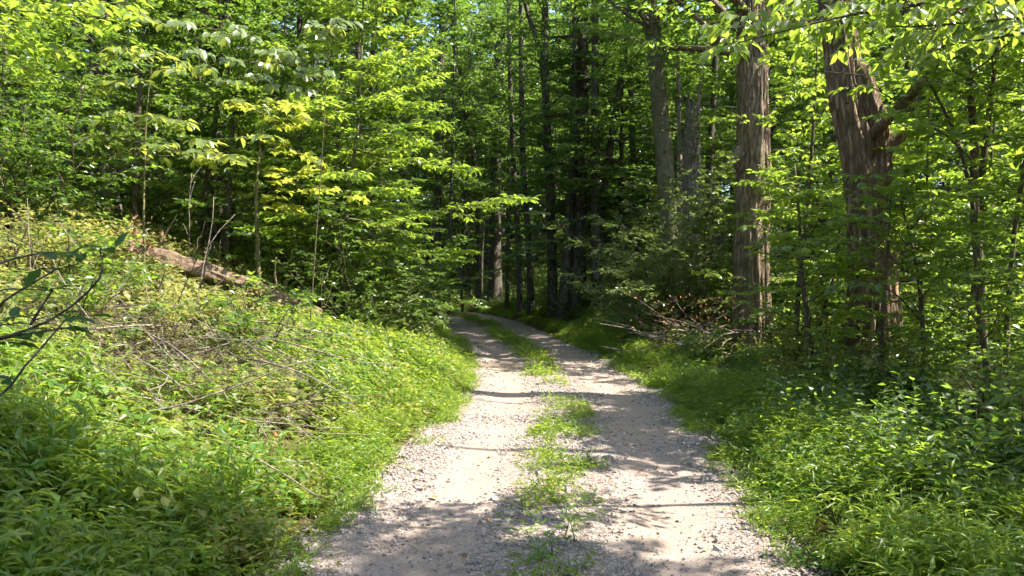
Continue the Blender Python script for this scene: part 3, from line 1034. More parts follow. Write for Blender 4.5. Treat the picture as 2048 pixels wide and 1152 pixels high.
for n, (pts, r, lab, fol, fork) in enumerate(STAND):
    rs = np.random.default_rng(200 + n)
    path = px_path(pts, 15 + 3 * rs.random(), 30)
    thick = min(1.0, r / 0.2)
    if fol == 'deep':
        wood, limbs = grow(rs, path, r, r * 0.3, 0.2, 0.97, 34, 3.2, (-5, 30), -0.02, lambda u: 1 - 0.6 * u, 14, disp=bark_disp(300 + n, 12, 0.05, 0.08))
        crown = MB()
        foliate(limbs, rs, 8, 6, 6, 0.9, 0.3, 0.15, 0.085, 'rhomb', crown, None, 0.9, 0.1, 0.2, 0.3)
    else:
        wood, limbs = grow(rs, path, r, r * 0.35, 0.3, 0.97, 20, 3.0 * (0.6 + 0.4 * thick), (10, 55), 0.04, None, 14, disp=bark_disp(300 + n, 12, 0.05, 0.08))
        crown = MB()
        foliate(limbs, rs, 7, 6, 6, 0.95, 0.34, 0.18, 0.105, 'rhomb', crown, None, 0.6, 0.1, 0.3, 0.5)
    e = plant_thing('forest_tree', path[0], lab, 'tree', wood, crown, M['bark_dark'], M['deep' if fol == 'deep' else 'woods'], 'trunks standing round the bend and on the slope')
    if fork:
        b = MB()
        P = smooth_path([px(*p) for p in fork], 14)
        tube(b, P, np.linspace(r * 0.6, r * 0.3, 14), 9)
        b.build('limb', M['bark_dark'], e, origin=path[0])

# ------------------------------------------------------------------ saplings of the left edge
# layered beech-like sapling, the brightest mass
rs = np.random.default_rng(12)
path = px_path([(660, 650, 14.5), (672, 560, 14.5), (690, 450, 14.5), (703, 350, 14.5), (716, 250, 14.5), (722, 150, 14.5)], 8.2, 30)
wood, limbs = grow(rs, path, 0.055, 0.012, 0.22, 0.98, 40, 2.3, (6, 30), -0.01, lambda u: 1.0 - 0.55 * u, 9, flare=0.2)
for pts in ([(700, 420, 14.4), (800, 430, 14), (900, 420, 13.7), (980, 404, 13.5), (1045, 398, 13.4)], [(712, 300, 14.3), (790, 320, 13.8), (870, 330, 13.5), (930, 338, 13.3)],
            [(716, 220, 14.3), (790, 215, 14), (860, 208, 13.8)], [(690, 470, 14.4), (760, 500, 14), (850, 505, 13.8), (930, 500, 13.6)], [(720, 140, 14.4), (790, 120, 14), (850, 110, 13.8)],
            [(716, 240, 14.3), (660, 215, 13.6), (600, 210, 13.2)], [(700, 380, 14.3), (740, 385, 13.4), (800, 380, 12.8)]):
    P = smooth_path([px(*p) for p in pts], 9)
    tube(wood, P, np.linspace(0.018, 0.004, 9), 5, cap=False)
    limbs.append(P)
crown = MB()
foliate(limbs, rs, 10, 6, 5, 0.62, 0.22, 0.15, 0.07, 'ovate', crown, wood, 0.93, 0.12, 0.22, 0.3)
plant_thing('layered_sapling', path[0], 'tall sapling with flat layers of bright leaves reaching over the lane', 'sapling', wood, crown, M['green_twig'], M['beech'])


def hero_sapling(name, seed, stem, r, limb_pts, lab, lmat, wmat, kind, L, W, n2, m, k, l2, tl, top=None, objects=300, flat=0.9, hang=0.3, tilt=0.35, face=None, group=None):
    """sapling whose largest leaves are objects of their own"""
    rs = np.random.default_rng(seed)
    path = px_path(stem, top, 22)
    wood, limbs = MB(), []
    hz = np.linspace(0, 1, 22)
    tube(wood, path, r * (1 - 0.75 * hz), 9)
    for pts in limb_pts:
        P = smooth_path([px(*p) for p in pts], 9)
        tube(wood, P, np.linspace(min(r * 0.4, 0.012), 0.003, 9), 5, cap=False)
        limbs.append(P)
    col = []
    foliate(limbs, rs, n2, m, k, l2, tl, L, W, kind, None, wood, flat, 0.15, hang, tilt, collect=col, t0=0.12)
    P, D, N, LL, WW = (np.concatenate(c) for c in zip(*col))
    if face is not None:
        N = 0.42 * N + np.array(face)
        D = D - UP * 0.3
    e = empty(name, path[0], lab, 'sapling', group)
    wood.build('stem', M[wmat], e, origin=path[0])
    size = LL / P[:, 1] * np.where((np.abs(P[:, 0] / P[:, 1]) < 0.7) & ((P[:, 2] - CAMZ) / P[:, 1] < 0.38), 1, 0.2)
    o = np.argsort(-size)
    a, b = o[:objects], o[objects:]
    leaf_objects(e, P[a], D[a], N[a], LL[a], WW[a], kind, M[lmat], rs)
    if len(b):
        c = MB()
        leaves(c, P[b], D[b], N[b], LL[b], WW[b], kind, rs=rs)
        c.build('crown', M[lmat], e, smooth=False, origin=path[0])
    return e


hero_sapling('maple_sapling', 13, [(520, 610, 12.5), (515, 480, 12.5), (513, 390, 12.5), (520, 300, 12.5), (530, 220, 12.4)], 0.045,
             [[(515, 400, 12.5), (570, 370, 12.2), (630, 375, 12), (690, 392, 11.8)], [(516, 380, 12.5), (575, 345, 12.2), (620, 345, 12)], [(520, 310, 12.4), (560, 290, 12.2), (640, 330, 12)],
              [(515, 420, 12.5), (550, 400, 12.3), (580, 420, 12.2)], [(518, 330, 12.4), (470, 310, 12.2), (420, 320, 12)], [(525, 260, 12.4), (570, 240, 12.2), (600, 235, 12)],
              [(528, 230, 12.4), (500, 215, 12.2), (470, 210, 12.1)], [(530, 225, 12.4), (560, 205, 12.3), (590, 215, 12.1)]],
             'yellow green maple sapling with star shaped leaves above the fallen log', 'maple', 'green_twig', 'maple', 0.155, 0.15, 7, 3, 4, 0.5, 0.22, objects=300)

hero_sapling('dogwood_sapling', 14, [(289, 500, 11), (288, 420, 11), (290, 350, 11), (293, 250, 11), (300, 170, 11), (310, 100, 11)], 0.02,
             [[(290, 330, 11), (350, 290, 10.7), (430, 280, 10.4), (530, 272, 10.2)], [(290, 320, 11), (250, 290, 10.7), (215, 272, 10.5)], [(291, 300, 11), (340, 300, 10.4), (410, 310, 10.1), (470, 315, 10)],
              [(294, 240, 11), (260, 225, 10.7), (225, 235, 10.5)], [(294, 230, 11), (330, 235, 10.7), (375, 245, 10.5)], [(300, 170, 11), (260, 165, 10.7), (205, 175, 10.5)],
              [(303, 150, 11), (340, 115, 10.7), (360, 140, 10.5)], [(305, 130, 11), (270, 100, 10.8), (230, 110, 10.6)], [(292, 260, 11), (240, 245, 10.6)]],
             'thin stemmed sapling with drooping oval leaves in flat layers on the left', 'dogwood', 'green_twig', 'ovate', 0.165, 0.082, 7, 3, 4, 0.45, 0.2, objects=300, hang=0.45)

hero_sapling('silvery_sapling', 15, [(612, 690, 9.5), (632, 480, 9.5), (645, 300, 9.5), (655, 150, 9.5), (668, 50, 9.5)], 0.009,
             [[(652, 150, 9.5), (590, 105, 9.3), (480, 75, 9.1), (380, 50, 9), (285, 36, 8.9)], [(648, 190, 9.5), (580, 130, 9.3), (500, 125, 9.1), (420, 130, 9), (395, 110, 8.9)],
              [(660, 90, 9.5), (640, 55, 9.3), (690, 45, 9.1)], [(650, 175, 9.5), (600, 115, 9.2), (545, 100, 9)], [(648, 200, 9.5), (560, 160, 9.2), (470, 160, 9)]],
             'slender sapling holding rows of glossy white lit leaves at the upper left', 'dogwood', 'twig', 'ovate', 0.14, 0.085, 8, 3, 4, 0.32, 0.16, objects=300, hang=0.5, tilt=0.3, face=(0.62, -0.6, 0.4))

hero_sapling('overhanging_tree', 16, [(-190, 640, 8.5), (-180, 300, 8.5), (-165, 0, 8.5), (-150, -80, 8.5)], 0.06,
             [[(-165, 0, 8.5), (-60, 10, 8.3), (60, 25, 8.1), (200, 35, 8)], [(-165, 10, 8.5), (-40, 60, 8.3), (60, 90, 8.1), (130, 110, 8)], [(-160, -30, 8.5), (0, -10, 8.3), (120, 0, 8.1), (260, 10, 8)],
              [(-170, 100, 8.5), (-60, 100, 8.3), (20, 120, 8.2), (70, 150, 8.1)]],
             'yellow lit leafy boughs reaching in at the top left corner', 'beech', 'twig', 'ovate', 0.14, 0.07, 9, 4, 4, 0.45, 0.2, objects=300)

# overhanging bough with large leaves at the top right
hero_sapling('leafy_bough_tree', 17, [(2330, 900, 4.96), (2300, 400, 4.96), (2260, 100, 4.96), (2220, -40, 4.96)], 0.07,
             [[(2240, 20, 4.96), (2050, -20, 4.88), (1850, 10, 4.80), (1640, 40, 4.72), (1450, 58, 4.64)], [(2240, 20, 4.96), (2000, 40, 4.88), (1800, 55, 4.80), (1700, 40, 4.72)], [(1850, 5, 4.80), (1700, 30, 4.64), (1560, 65, 4.56), (1480, 85, 4.56)],
              [(2240, 0, 4.96), (2080, 60, 4.96), (1900, 90, 4.88), (1800, 120, 4.80)], [(2230, -20, 4.96), (1950, -40, 4.80), (1750, -10, 4.64), (1580, 0, 4.56)], [(2000, 0, 4.88), (1900, 30, 4.80), (1840, 110, 4.72)]],
             'bough of large pointed leaves hanging across the top right trunks', 'beech', 'twig', 'ovate', 0.1, 0.05, 10, 4, 5, 0.42, 0.2, objects=300, hang=0.55, tilt=0.6, flat=0.75, face=(0.1, -0.1, 0.0))

hero_sapling('spicebush', 18, [(1850, 830, 8.6), (1845, 640, 8.6), (1830, 520, 8.6), (1800, 400, 8.6)], 0.035,
             [[(1838, 560, 8.6), (1760, 500, 8.4), (1680, 480, 8.3), (1600, 500, 8.3)], [(1842, 600, 8.6), (1900, 520, 8.4), (1960, 480, 8.3)], [(1830, 520, 8.6), (1780, 450, 8.4), (1700, 430, 8.3)],
              [(1840, 640, 8.6), (1780, 580, 8.2), (1700, 560, 8)], [(1820, 460, 8.6), (1860, 420, 8.4), (1930, 430, 8.3)], [(1845, 680, 8.6), (1920, 620, 8.3), (1990, 600, 8.1)],
              [(1810, 420, 8.6), (1760, 390, 8.4), (1720, 350, 8.3)], [(1800, 400, 8.6), (1840, 350, 8.4), (1880, 330, 8.3)]],
             'spreading understory sapling in front of the decayed trunk', 'canopy', 'twig', 'ovate', 0.11, 0.055, 8, 4, 4, 0.5, 0.22, objects=300, hang=0.4, tilt=0.5, flat=0.7)

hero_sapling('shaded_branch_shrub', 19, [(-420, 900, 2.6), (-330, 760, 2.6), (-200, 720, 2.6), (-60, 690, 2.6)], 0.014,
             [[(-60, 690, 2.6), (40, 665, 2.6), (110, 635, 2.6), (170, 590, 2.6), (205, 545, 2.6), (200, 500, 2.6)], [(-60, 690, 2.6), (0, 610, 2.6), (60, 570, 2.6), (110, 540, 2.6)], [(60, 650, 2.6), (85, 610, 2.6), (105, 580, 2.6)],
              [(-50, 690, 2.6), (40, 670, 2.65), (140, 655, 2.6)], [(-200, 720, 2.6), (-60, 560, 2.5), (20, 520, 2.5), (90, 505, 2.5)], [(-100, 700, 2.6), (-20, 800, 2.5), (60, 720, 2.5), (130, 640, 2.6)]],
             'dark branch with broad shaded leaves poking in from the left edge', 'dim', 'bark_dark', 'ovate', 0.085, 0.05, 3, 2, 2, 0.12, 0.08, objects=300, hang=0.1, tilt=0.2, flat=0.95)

# forked young tree at the right edge
rs = np.random.default_rng(20)
path = px_path([(1968, 790, 9.2), (1962, 600, 9.2), (1950, 430, 9.2), (1945, 250, 9.2), (1930, 110, 9.2), (1920, 0, 9.2)], 8.5, 30)
wood, limbs = grow(rs, path, 0.065, 0.02, 0.3, 0.97, 26, 1.9, (10, 45), 0.0, None, 10, flare=0.15)
P = smooth_path([px(1958, 420, 9.2), px(1968, 300, 9.2), px(1985, 160, 9.2), px(2005, 0, 9.2), px(2030, -200, 9.2)], 16)
tube(wood, P, np.linspace(0.045, 0.015, 16), 8)
for q in range(12):
    p, tg = interp_path(P, np.array([0.15 + 0.07 * q]))
    az = q * 2.4
    limbs.append(bend(p[0], (math.cos(az), math.sin(az), 0.4), rs.uniform(0.8, 1.6), 6, rs, 0.1, 0))
P = smooth_path([px(1955, 460, 9.2), px(1920, 300, 9.1), px(1870, 190, 9), px(1820, 110, 8.9)], 12)
tube(wood, P, np.linspace(0.03, 0.008, 12), 7)
limbs.append(P)
crown = MB()
foliate(limbs, rs, 9, 5, 6, 0.6, 0.25, 0.13, 0.068, 'ovate', crown, wood, 0.7, 0.15, 0.3, 0.5, cull=lambda P: ~sunny(P) | (P[:, 2] < 4.2) & (rs.random(len(P)) < 0.75))
plant_thing('forked_tree', path[0], 'young tree with forked brown stems and sunlit leaves at the right edge', 'tree', wood, crown, M['twig'], M['beech'])

# thin saplings between and beside the big right-hand trunks
for n, (pts, r, lab, top, nl, lm) in enumerate([
    ([(1588, 745, 13), (1598, 560, 13), (1612, 440, 13), (1626, 250, 13)], 0.055, 'thin upright sapling stem just right of the furrowed trunk', 6.0, 22, 1.3),
    ([(1625, 715, 13.6), (1648, 620, 13.6), (1668, 550, 13.6), (1682, 430, 13.6)], 0.04, 'slanting thin sapling stem between the two big trunks', 5.0, 18, 1.2),
    ([(1815, 745, 11), (1832, 670, 11), (1842, 600, 11), (1850, 450, 11)], 0.04, 'slanting dark sapling stem just right of the decayed trunk', 5.5, 22, 1.4),
    ([(1930, 800, 10.4), (1938, 700, 10.4), (1948, 560, 10.4), (1975, 380, 10.4)], 0.04, 'thin dark stem left of the forked young tree', 5.5, 20, 1.4),
    ([(2010, 800, 8.2), (2015, 650, 8.2), (2030, 450, 8.2), (2060, 250, 8.2)], 0.035, 'bushy sapling cut by the right edge of the view', 5.0, 22, 1.2),
]):
    rs = np.random.default_rng(400 + n)
    path = px_path(pts, top, 20)
    wood, limbs = grow(rs, path, r, 0.008, 0.22, 0.98, nl, lm, (5, 40), 0.0, None, 8, flare=0.1)
    crown = MB()
    foliate(limbs, rs, 8, 5, 5, 0.5, 0.22, 0.125, 0.065, 'ovate', crown, wood, 0.75, 0.15, 0.3, 0.5, cull=lambda P: ~sunny(P) | (P[:, 2] < 3.5))
    plant_thing('sapling', path[0], lab, 'sapling', wood, crown, M['twig'], M['beech'] if n in (0, 4) else M['canopy'], 'saplings among the big trunks')

# big grey green shrub under the pale trunk
rs = np.random.default_rng(21)
base = np.array([3.75, 17.2, gz(3.75, 17.2)])
wood, crown, limbs = MB(), MB(), []
for s in range(34):
    az, e = rs.uniform(0, 6.28), R(rs.uniform(40, 88))
    P = bend(base + (rs.normal(0, .25), rs.normal(0, .2), -0.1), (math.cos(az) * math.cos(e), math.sin(az) * math.cos(e) * 0.8, math.sin(e)), rs.uniform(2.6, 5.2), 9, rs, 0.12, -0.075)
    tube(wood, P, np.linspace(0.018, 0.004, 9), 5, cap=False)
    limbs.append(P)
foliate(limbs, rs, 10, 6, 6, 0.55, 0.22, 0.10, 0.055, 'rhomb', crown, wood, 0.45, 0.2, 0.25, 0.5, t0=0.22)
plant_thing('honeysuckle_shrub', base, 'large rounded grey green shrub below the pale leaning trunk', 'shrub', wood, crown, M['twig'], M['shrub'], trunk_name='stems', crown_name='foliage')

# brown dead brush under that shrub
rs = np.random.default_rng(22)
base = np.array([3.5, 14.6, gz(3.5, 14.6)])
e = empty('dead_brush', base, 'heap of bare pinkish dead branches under the grey green shrub', 'brush pile')
for s in range(46):
    b = MB()
    az = rs.uniform(0, 6.28)
    P = bend(base + (rs.normal(0, .45), rs.normal(0, .3), rs.uniform(0.05, 0.7)), (math.cos(az) - .3, 0.5 * math.sin(az), rs.uniform(-.15, .5)), rs.uniform(0.7, 1.8), 7, rs, 0.14, -0.02)
    tube(b, P, np.linspace(rs.uniform(0.007, 0.016), 0.003, 7), 5)
    b.build('branch', M['dead_wood'], e, origin=base)
c = MB()
n = 420
P = base + np.stack([rs.normal(0, .6, n), rs.normal(0, .4, n), rs.uniform(0.2, 1.3, n)], 1)
leaves(c, P, rs.normal(0, 1, (n, 3)), UP + rs.normal(0, .8, (n, 3)), 0.07, 0.035, 'rhomb', rs=rs)
c.build('dead_foliage', M['dead_leaf'], e, smooth=False, origin=base)

# ------------------------------------------------------------------ repeats that fill the wood
def spots(seed, n, x0, x1, y0, y1, mind, amin=2.5, side=0):
    rs = np.random.default_rng(seed)
    out = []
    tries = 0
    while len(out) < n and tries < 6000:
        tries += 1
        x, y = rs.uniform(x0, x1), rs.uniform(y0, y1)
        s = float(lateral(x, y)[0])
        if abs(s) - HW < amin or (side and np.sign(s) != side):
            continue
        if all((x - a) ** 2 + (y - b) ** 2 > mind ** 2 for a, b in out):
            out.append((x, y))
    return out


place('understory', [(-9.5, 15.5), (-7.2, 18.5), (-5.0, 19.5), (-12.5, 17), (-10.5, 21), (-3.9, 23.5), (-7.8, 24.5), (-14.5, 22), (-5.6, 28.5), (-12, 27), (-6.3, 15.2), (-11.8, 12.6)],
      'broad leafy understory tree on the slope left of the lane', 'understory trees on the left slope', 1, 0.85, 1.25)
place('understory', [(9.6, 13.6), (10.5, 17.5), (6.9, 19.5), (9.3, 22.5), (13.5, 21), (6.2, 24.5)],
      'broad leafy understory tree among the trunks right of the lane', 'understory trees right of the lane', 2, 0.75, 1.1)
place('understory', [(0.5, 46), (-3.2, 49.5), (3.8, 44), (7.5, 40), (-7, 52.5)], 'leafy understory tree straight ahead beyond the bend', 'understory trees beyond the bend', 3, 0.8, 1.2)
place('deep', [(4.2, 28.5), (2.6, 32), (6.4, 30), (5.6, 35), (2.0, 37), (8.6, 27)], 'dark layered tree deep in the shade right of the bend', 'dark layered trees by the bend', 4, 0.85, 1.15)
place('canopy', [(-8.2, 20.5), (-11.5, 24), (-5.2, 26.5), (-14.5, 18.5), (-13, 31), (-9, 34), (-17, 26), (-6.5, 37), (-19, 33), (-12, 39)], 'tall tree deep in the woods up the left slope', 'tall trees up the left slope', 5, 0.85, 1.15)
place('canopy', [(12, 28), (16, 24), (10, 34), (15, 33), (20, 29), (18, 19), (13, 40), (7, 38)], 'tall tree deep in the woods to the right', 'tall trees in the right woods', 6, 0.85, 1.15)
place('canopy', [(-2, 55), (-3.2, 49.5), (1.2, 51), (-5.5, 60), (3, 53), (8, 51), (-8, 58), (0.5, 61), (5.5, 59), (13, 50)], 'tall tree standing beyond the end of the visible lane', 'tall trees beyond the bend', 7, 1.15, 1.5)
place('pole', [(9.5, 26), (12, 23), (3.5, 40), (1.2, 43), (5.4, 47), (-1.8, 44.5), (14.5, 27)], 'slender pole tree among the dim trunks ahead', 'slender pole trees ahead', 8, 0.85, 1.2)
# tall trees just outside the view to the right, their crowns shade the near lane and the far lane
for n, (x, y, h, lo, lm, nl, lab) in enumerate([
    (6.7, 2.6, 14, 0.32, 4.2, 54, 'tall tree right of the camera that shades the near lane'),
    (8.5, 2.0, 14, 0.35, 4.0, 34, 'tall tree beside the camera on the right'),
    (6.6, 6.3, 8.2, 0.42, 2.3, 36, 'short leafy tree at the right edge that dapples the right track'),
    (9.6, 18.0, 16, 0.35, 4.0, 34, 'tall tree behind the right trunks that shades the far lane'),
    (6.8, 21.5, 16, 0.35, 4.0, 34, 'tall tree behind the pale trunk that shades the bend'),
]):
    rs = np.random.default_rng(500 + n)
    path = bend((x, y, gz(x, y) - 0.2), (rs.normal(0, .03), rs.normal(0, .03), 1), h, 18, rs, 0.03, 0.05)
    wood, limbs = grow(rs, path, 0.2, 0.03, lo, 0.97, nl, lm, (10, 55), 0.04, None, 10, cull=lambda P: ~sunny(P))
    crown = MB()
    foliate(limbs, rs, 8, 6, 6, 1.1, 0.36, 0.18, 0.105, 'rhomb', crown, None, 0.6, 0.1, 0.3, 0.5, cull=lambda P: gap(rs, P, 0.02))
    plant_thing('canopy_tree', path[0], lab, 'tree', wood, crown, M['bark_dark'], M['canopy'], 'tall trees to the right of the lane')
place('canopy', [(5.5, -7), (-6, -5), (-11, 1.5), (11, -4), (-4.5, -12), (-15, 8), (19, 1)], 'tall tree standing behind or beside the camera', 'tall trees outside the view', 9, 0.8, 1.1)

place('sapling', [(5.7, 12.0), (6.6, 12.9), (8.6, 12.2), (5.9, 17.2), (8.4, 17.4)], 'leafy sapling crowding the gaps between the right hand trunks', 'saplings right of the lane', 16, 0.75, 1.15)
place('sapling', [(4.2, 8.6), (3.9, 9.7), (4.7, 7.3)], 'short leafy sapling standing in front of the decayed trunk', 'short saplings before the decayed trunk', 19, 0.5, 0.72)
place('sapling', [(-7.2, 14.3), (-5.6, 14.6), (-8.9, 13.2), (-4.3, 15.6), (-10.2, 14.4), (-6.4, 16.8), (-3.5, 18.4), (-9.1, 10.9), (-3.4, 16.4)], 'leafy sapling on the slope just behind the fallen log', 'saplings behind the fallen log', 17, 0.75, 1.2)
place('tall_shrub', [(-7.9, 11.3), (-8.9, 12.4), (-6.9, 10.4), (-2.7, 13.0), (-3.3, 14.2), (-2.3, 14.6), (-8.3, 16.6), (-4.9, 17.0), (-3.6, 20.5), (-10.7, 18.8), (-4.6, 25.5), (-3.0, 28), (-7.0, 21.3), (-13.2, 19.5), (-5.4, 32)], 'tall leafy shrub in the shade of the left slope', 'tall shrubs on the left slope', 10, 0.6, 1.0)
place('tall_shrub', [(7.2, 17.6), (8.8, 13.0), (9.6, 10.6), (6.1, 20.0), (11.6, 19), (5.6, 13.1), (7.7, 9.6), (10.8, 15.0), (5.2, 23.0), (8.2, 18.6)], 'tall leafy shrub among the right hand trunks', 'tall shrubs right of the lane', 11, 0.6, 1.0)
place('shrub', [(-2.55, 13.4), (-2.9, 15.2), (-3.3, 17.2)], 'rounded shrub at the left edge of the lane before the bend', 'shrubs at the left lane edge', 12, 0.55, 0.8)
place('shrub', [(5.9, 15.9), (6.6, 14.2), (5.3, 18.3), (7.6, 15.6), (4.6, 20.2), (3.9, 22.6), (8.9, 16.4)], 'grey green shrub near the furrowed trunk', 'shrubs near the furrowed trunk', 13, 0.6, 1.0)
place('low_shrub', [(3.7, 8.6), (3.9, 10.4), (3.35, 13.2)], 'low bush lining the right verge before the furrowed trunk', 'low bushes lining the right verge', 20, 0.6, 0.95)
place('low_shrub', [(4.3, 7.8), (4.9, 8.6), (4.0, 9.6), (5.5, 7.4), (4.6, 10.9), (5.7, 9.6), (4.1, 6.3), (3.7, 5.5), (4.8, 6.6), (6.3, 8.6), (5.2, 11.9)],
      'low leafy bush in the undergrowth below the decayed trunk', 'low bushes below the decayed trunk', 14, 0.7, 1.1)
place('low_shrub', [(-7.6, 11.0), (-4.6, 13.4), (-7.9, 10.1), (-8.3, 12.6), (-6.9, 13.6), (-9.4, 11.8)], 'low leafy bush beside the fallen log', 'low bushes by the fallen log', 15, 0.6, 1.0)


place('low_shrub', [(-3.9, 8.3), (-5.1, 7.6), (-4.6, 9.3), (-5.9, 9.0), (-3.2, 9.4), (-6.6, 8.2), (-7.0, 8.9), (-2.9, 8.2), (-4.1, 6.9), (-5.6, 8.3), (-6.3, 9.7), (-7.3, 9.2), (-4.9, 8.4), (-3.5, 7.5)], 'straggling pale green bush on the open left bank above the brush pile', 'bushes on the open left bank', 18, 0.7, 1.2)


def far_scatter(name, kinds, P, label, seed, smin, smax):
    rs = np.random.default_rng(seed)
    P = np.array(P)
    z = ground(P[:, 0], P[:, 1])
    protos = [v['both'] for kd in kinds for v in KIND[kd]]
    n = len(P)
    scatter(name, protos, np.column_stack([P, z]), np.column_stack([np.zeros(n), np.zeros(n), rs.uniform(0, 6.28, n)]), rs.uniform(smin, smax, n), rs.integers(0, len(protos), n), label, 'woods')


S = [p for p in spots(71, 460, -75, 75, 40, 120, 2.6, 4.0) if p[1] > 54 or abs(p[0]) > 14]
S += spots(72, 60, 36, 75, 6, 42, 4.0, 5.0) + spots(73, 50, -60, -20, -5, 42, 4.0, 5.0)
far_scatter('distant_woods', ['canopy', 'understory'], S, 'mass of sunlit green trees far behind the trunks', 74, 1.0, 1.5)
S = spots(75, 260, -26, 30, 22, 62, 1.5, 3.2) + spots(77, 160, -16, 22, 44, 66, 1.2, 2.6)
far_scatter('undergrowth', ['tall_shrub', 'shrub'], S, 'tangled leafy undergrowth between the far trunks', 76, 0.45, 1.1)

# ------------------------------------------------------------------ fallen log and dead wood of the bank
def on_ground(x, y, up=0.0):
    return np.array([x, y, gz(x, y) + up])


rs = np.random.default_rng(30)
lp = [on_ground(-6.2, 12.0, 0.22), on_ground(-5.4, 12.0, 0.32), on_ground(-4.4, 12.0, 0.48), on_ground(-3.1, 12.0, 0.5)]
P = smooth_path(lp, 70)
b = MB()
tube(b, P, np.linspace(0.17, 0.09, 70) * (1 + 0.12 * vnoise(np.arange(70) * 0.2, 0, seed=31)), 36, disp=bark_disp(32, 16, 0.16, 0.2))
log = empty('fallen_log', P[35], 'rotting brown fallen log lying down the left bank', 'log')
b.build('trunk', M['log'], log, origin=P[35])
for q in range(5):
    t = rs.uniform(0.1, 0.9)
    p, _ = interp_path(P, np.array([t]))
    b = MB()
    az = rs.uniform(0, 6.28)
    tube(b, bend(p[0], (math.cos(az) * .6, math.sin(az) * .6, 0.9), rs.uniform(0.35, 0.8), 6, rs, 0.12, 0), np.linspace(0.03, 0.008, 6), 6)
    b.build('branch_stub', M['log'], log, origin=P[35])
c = empty('dead_fern', on_ground(-5.9, 11.7, 0.2), 'rust brown dead fern leaning on the fallen log', 'dead plant')
b = MB()
n = 70
pp = np.array(c.location) + rs.normal(0, 1, (n, 3)) * (0.22, 0.1, 0.16) + (0, 0, 0.25)
leaves(b, pp, rs.normal(0, 1, (n, 3)) - UP * .5, rs.normal(0, 1, (n, 3)) + UP, 0.12, 0.05, 'lance', rs=rs)
b.build('foliage', M['dead_leaf'], c, smooth=False, origin=np.array(c.location))

# brush pile: sticks thrown down the bank
rs = np.random.default_rng(33)
bc = on_ground(-3.0, 6.6)
pile = empty('brush_pile', bc, 'sprawling heap of pale dead sticks and twigs on the left bank', 'brush pile')
stick_meshes = []
for q in range(8):
    b = MB()
    P = bend((0, 0, 0), (1, 0, 0), 1.0, 9, rs, 0.09, 0)
    tube(b, P, np.linspace(0.0085, 0.0035, 9) * rs.uniform(0.7, 1.3), 5)
    p, tg = interp_path(P, np.array([0.45]))
    tube(b, bend(p[0], tg[0] + rs.normal(0, .5, 3), 0.35, 5, rs, 0.1, 0), np.linspace(0.005, 0.002, 5), 4)
    stick_meshes.append(b.mesh('stick', M['dead_wood']))
for q in range(230):
    u = rs.random()
    x = rs.normal(-3.0, 0.85)
    y = rs.normal(6.7, 1.0) - 0.25 * (x + 3.0)
    if float(lateral(x, y)[0]) > -HW - 0.9:
        continue
    o = link('stick', stick_meshes[q % 8], pile)
    z = gz(x, y) + rs.uniform(0.15, 0.68) * math.exp(-((x + 3.0) / 1.5) ** 2)
    az = rs.normal(-0.35, 0.7) + (math.pi if rs.random() < .5 else 0)
    o.location = (x - bc[0], y - bc[1], z - bc[2])
    o.rotation_euler = (rs.uniform(0, 6.28), rs.normal(0.22, 0.2) if rs.random() < .92 else rs.normal(-0.9, 0.3), az)
    ln = rs.uniform(0.4, 1.5)
    o.scale = (ln, 0.35 + ln * 0.4, 0.35 + ln * 0.4)
b = MB()
n = 2400
A = np.column_stack([rs.normal(-3.0, 0.8, n), rs.normal(6.6, 0.9, n), np.zeros(n)])
A[:, 2] = ground(A[:, 0], A[:, 1]) + rs.uniform(0.05, 0.6, n)
kp = lateral(A[:, 0], A[:, 1]) < -HW - 0.8
A = A[kp]
Dv = rs.normal(0, 1, (len(A), 3)) * (1, 0.7, 0.45)
sticks(b, A, A + nrm(Dv) * rs.uniform(0.1, 0.45, len(A))[:, None], 0.0035, 0.0015)
tag(b.build('fine_twigs', M['twig'], pile, origin=bc), kind='stuff')

# bare standing stems along the bank
W_ = []
for q in range(17):
    rs = np.random.default_rng(600 + q)
    x, y = rs.uniform(-8.5, -2.6), rs.uniform(8.5, 14.0)
    if float(lateral(x, y)[0]) > -HW - 1.4:
        continue
    b = MB()
    base = on_ground(x, y, -0.05)
    P = bend(base, (rs.normal(0, .35), rs.normal(0, .2), 1), rs.uniform(0.8, 2.0), 8, rs, 0.12, 0.0)
    tube(b, P, np.linspace(0.009, 0.003, 8), 5)
    for w in range(rs.integers(1, 4)):
        p, tg = interp_path(P, np.array([rs.uniform(.35, .9)]))
        tube(b, bend(p[0], tg[0] + rs.normal(0, .6, 3), rs.uniform(.2, .6), 5, rs, 0.12, 0.03), np.linspace(0.005, 0.002, 5), 4)
    o = b.build('bare_stem', M['dead_wood'] if q % 3 else M['twig'], None, origin=base)
    o.location = base
    W_.append(tag(o, 'thin bare woody stem standing in the growth of the left bank', 'dead stem', 'bare stems on the left bank'))

for q, o in enumerate(sorted(W_, key=lambda o: o.location.x / o.location.y)):
    o['label'] = one_of(q, len(W_), 'thin bare woody stem standing on the left bank')

# ------------------------------------------------------------------ herbs: broad weeds with leaves of their own
def weed_row(items, label, near=False):
    """give each of a set of weeds its own wording"""
    order = sorted(range(len(items)), key=lambda q: items[q].location.y if near else items[q].location.x / items[q].location.y)
    for q, k in enumerate(order):
        w = one_of(q, len(items), label)
        if near:
            w = w.replace('leftmost', 'nearest').replace('rightmost', 'farthest').replace('from left', 'nearest')
        items[k]['label'] = w


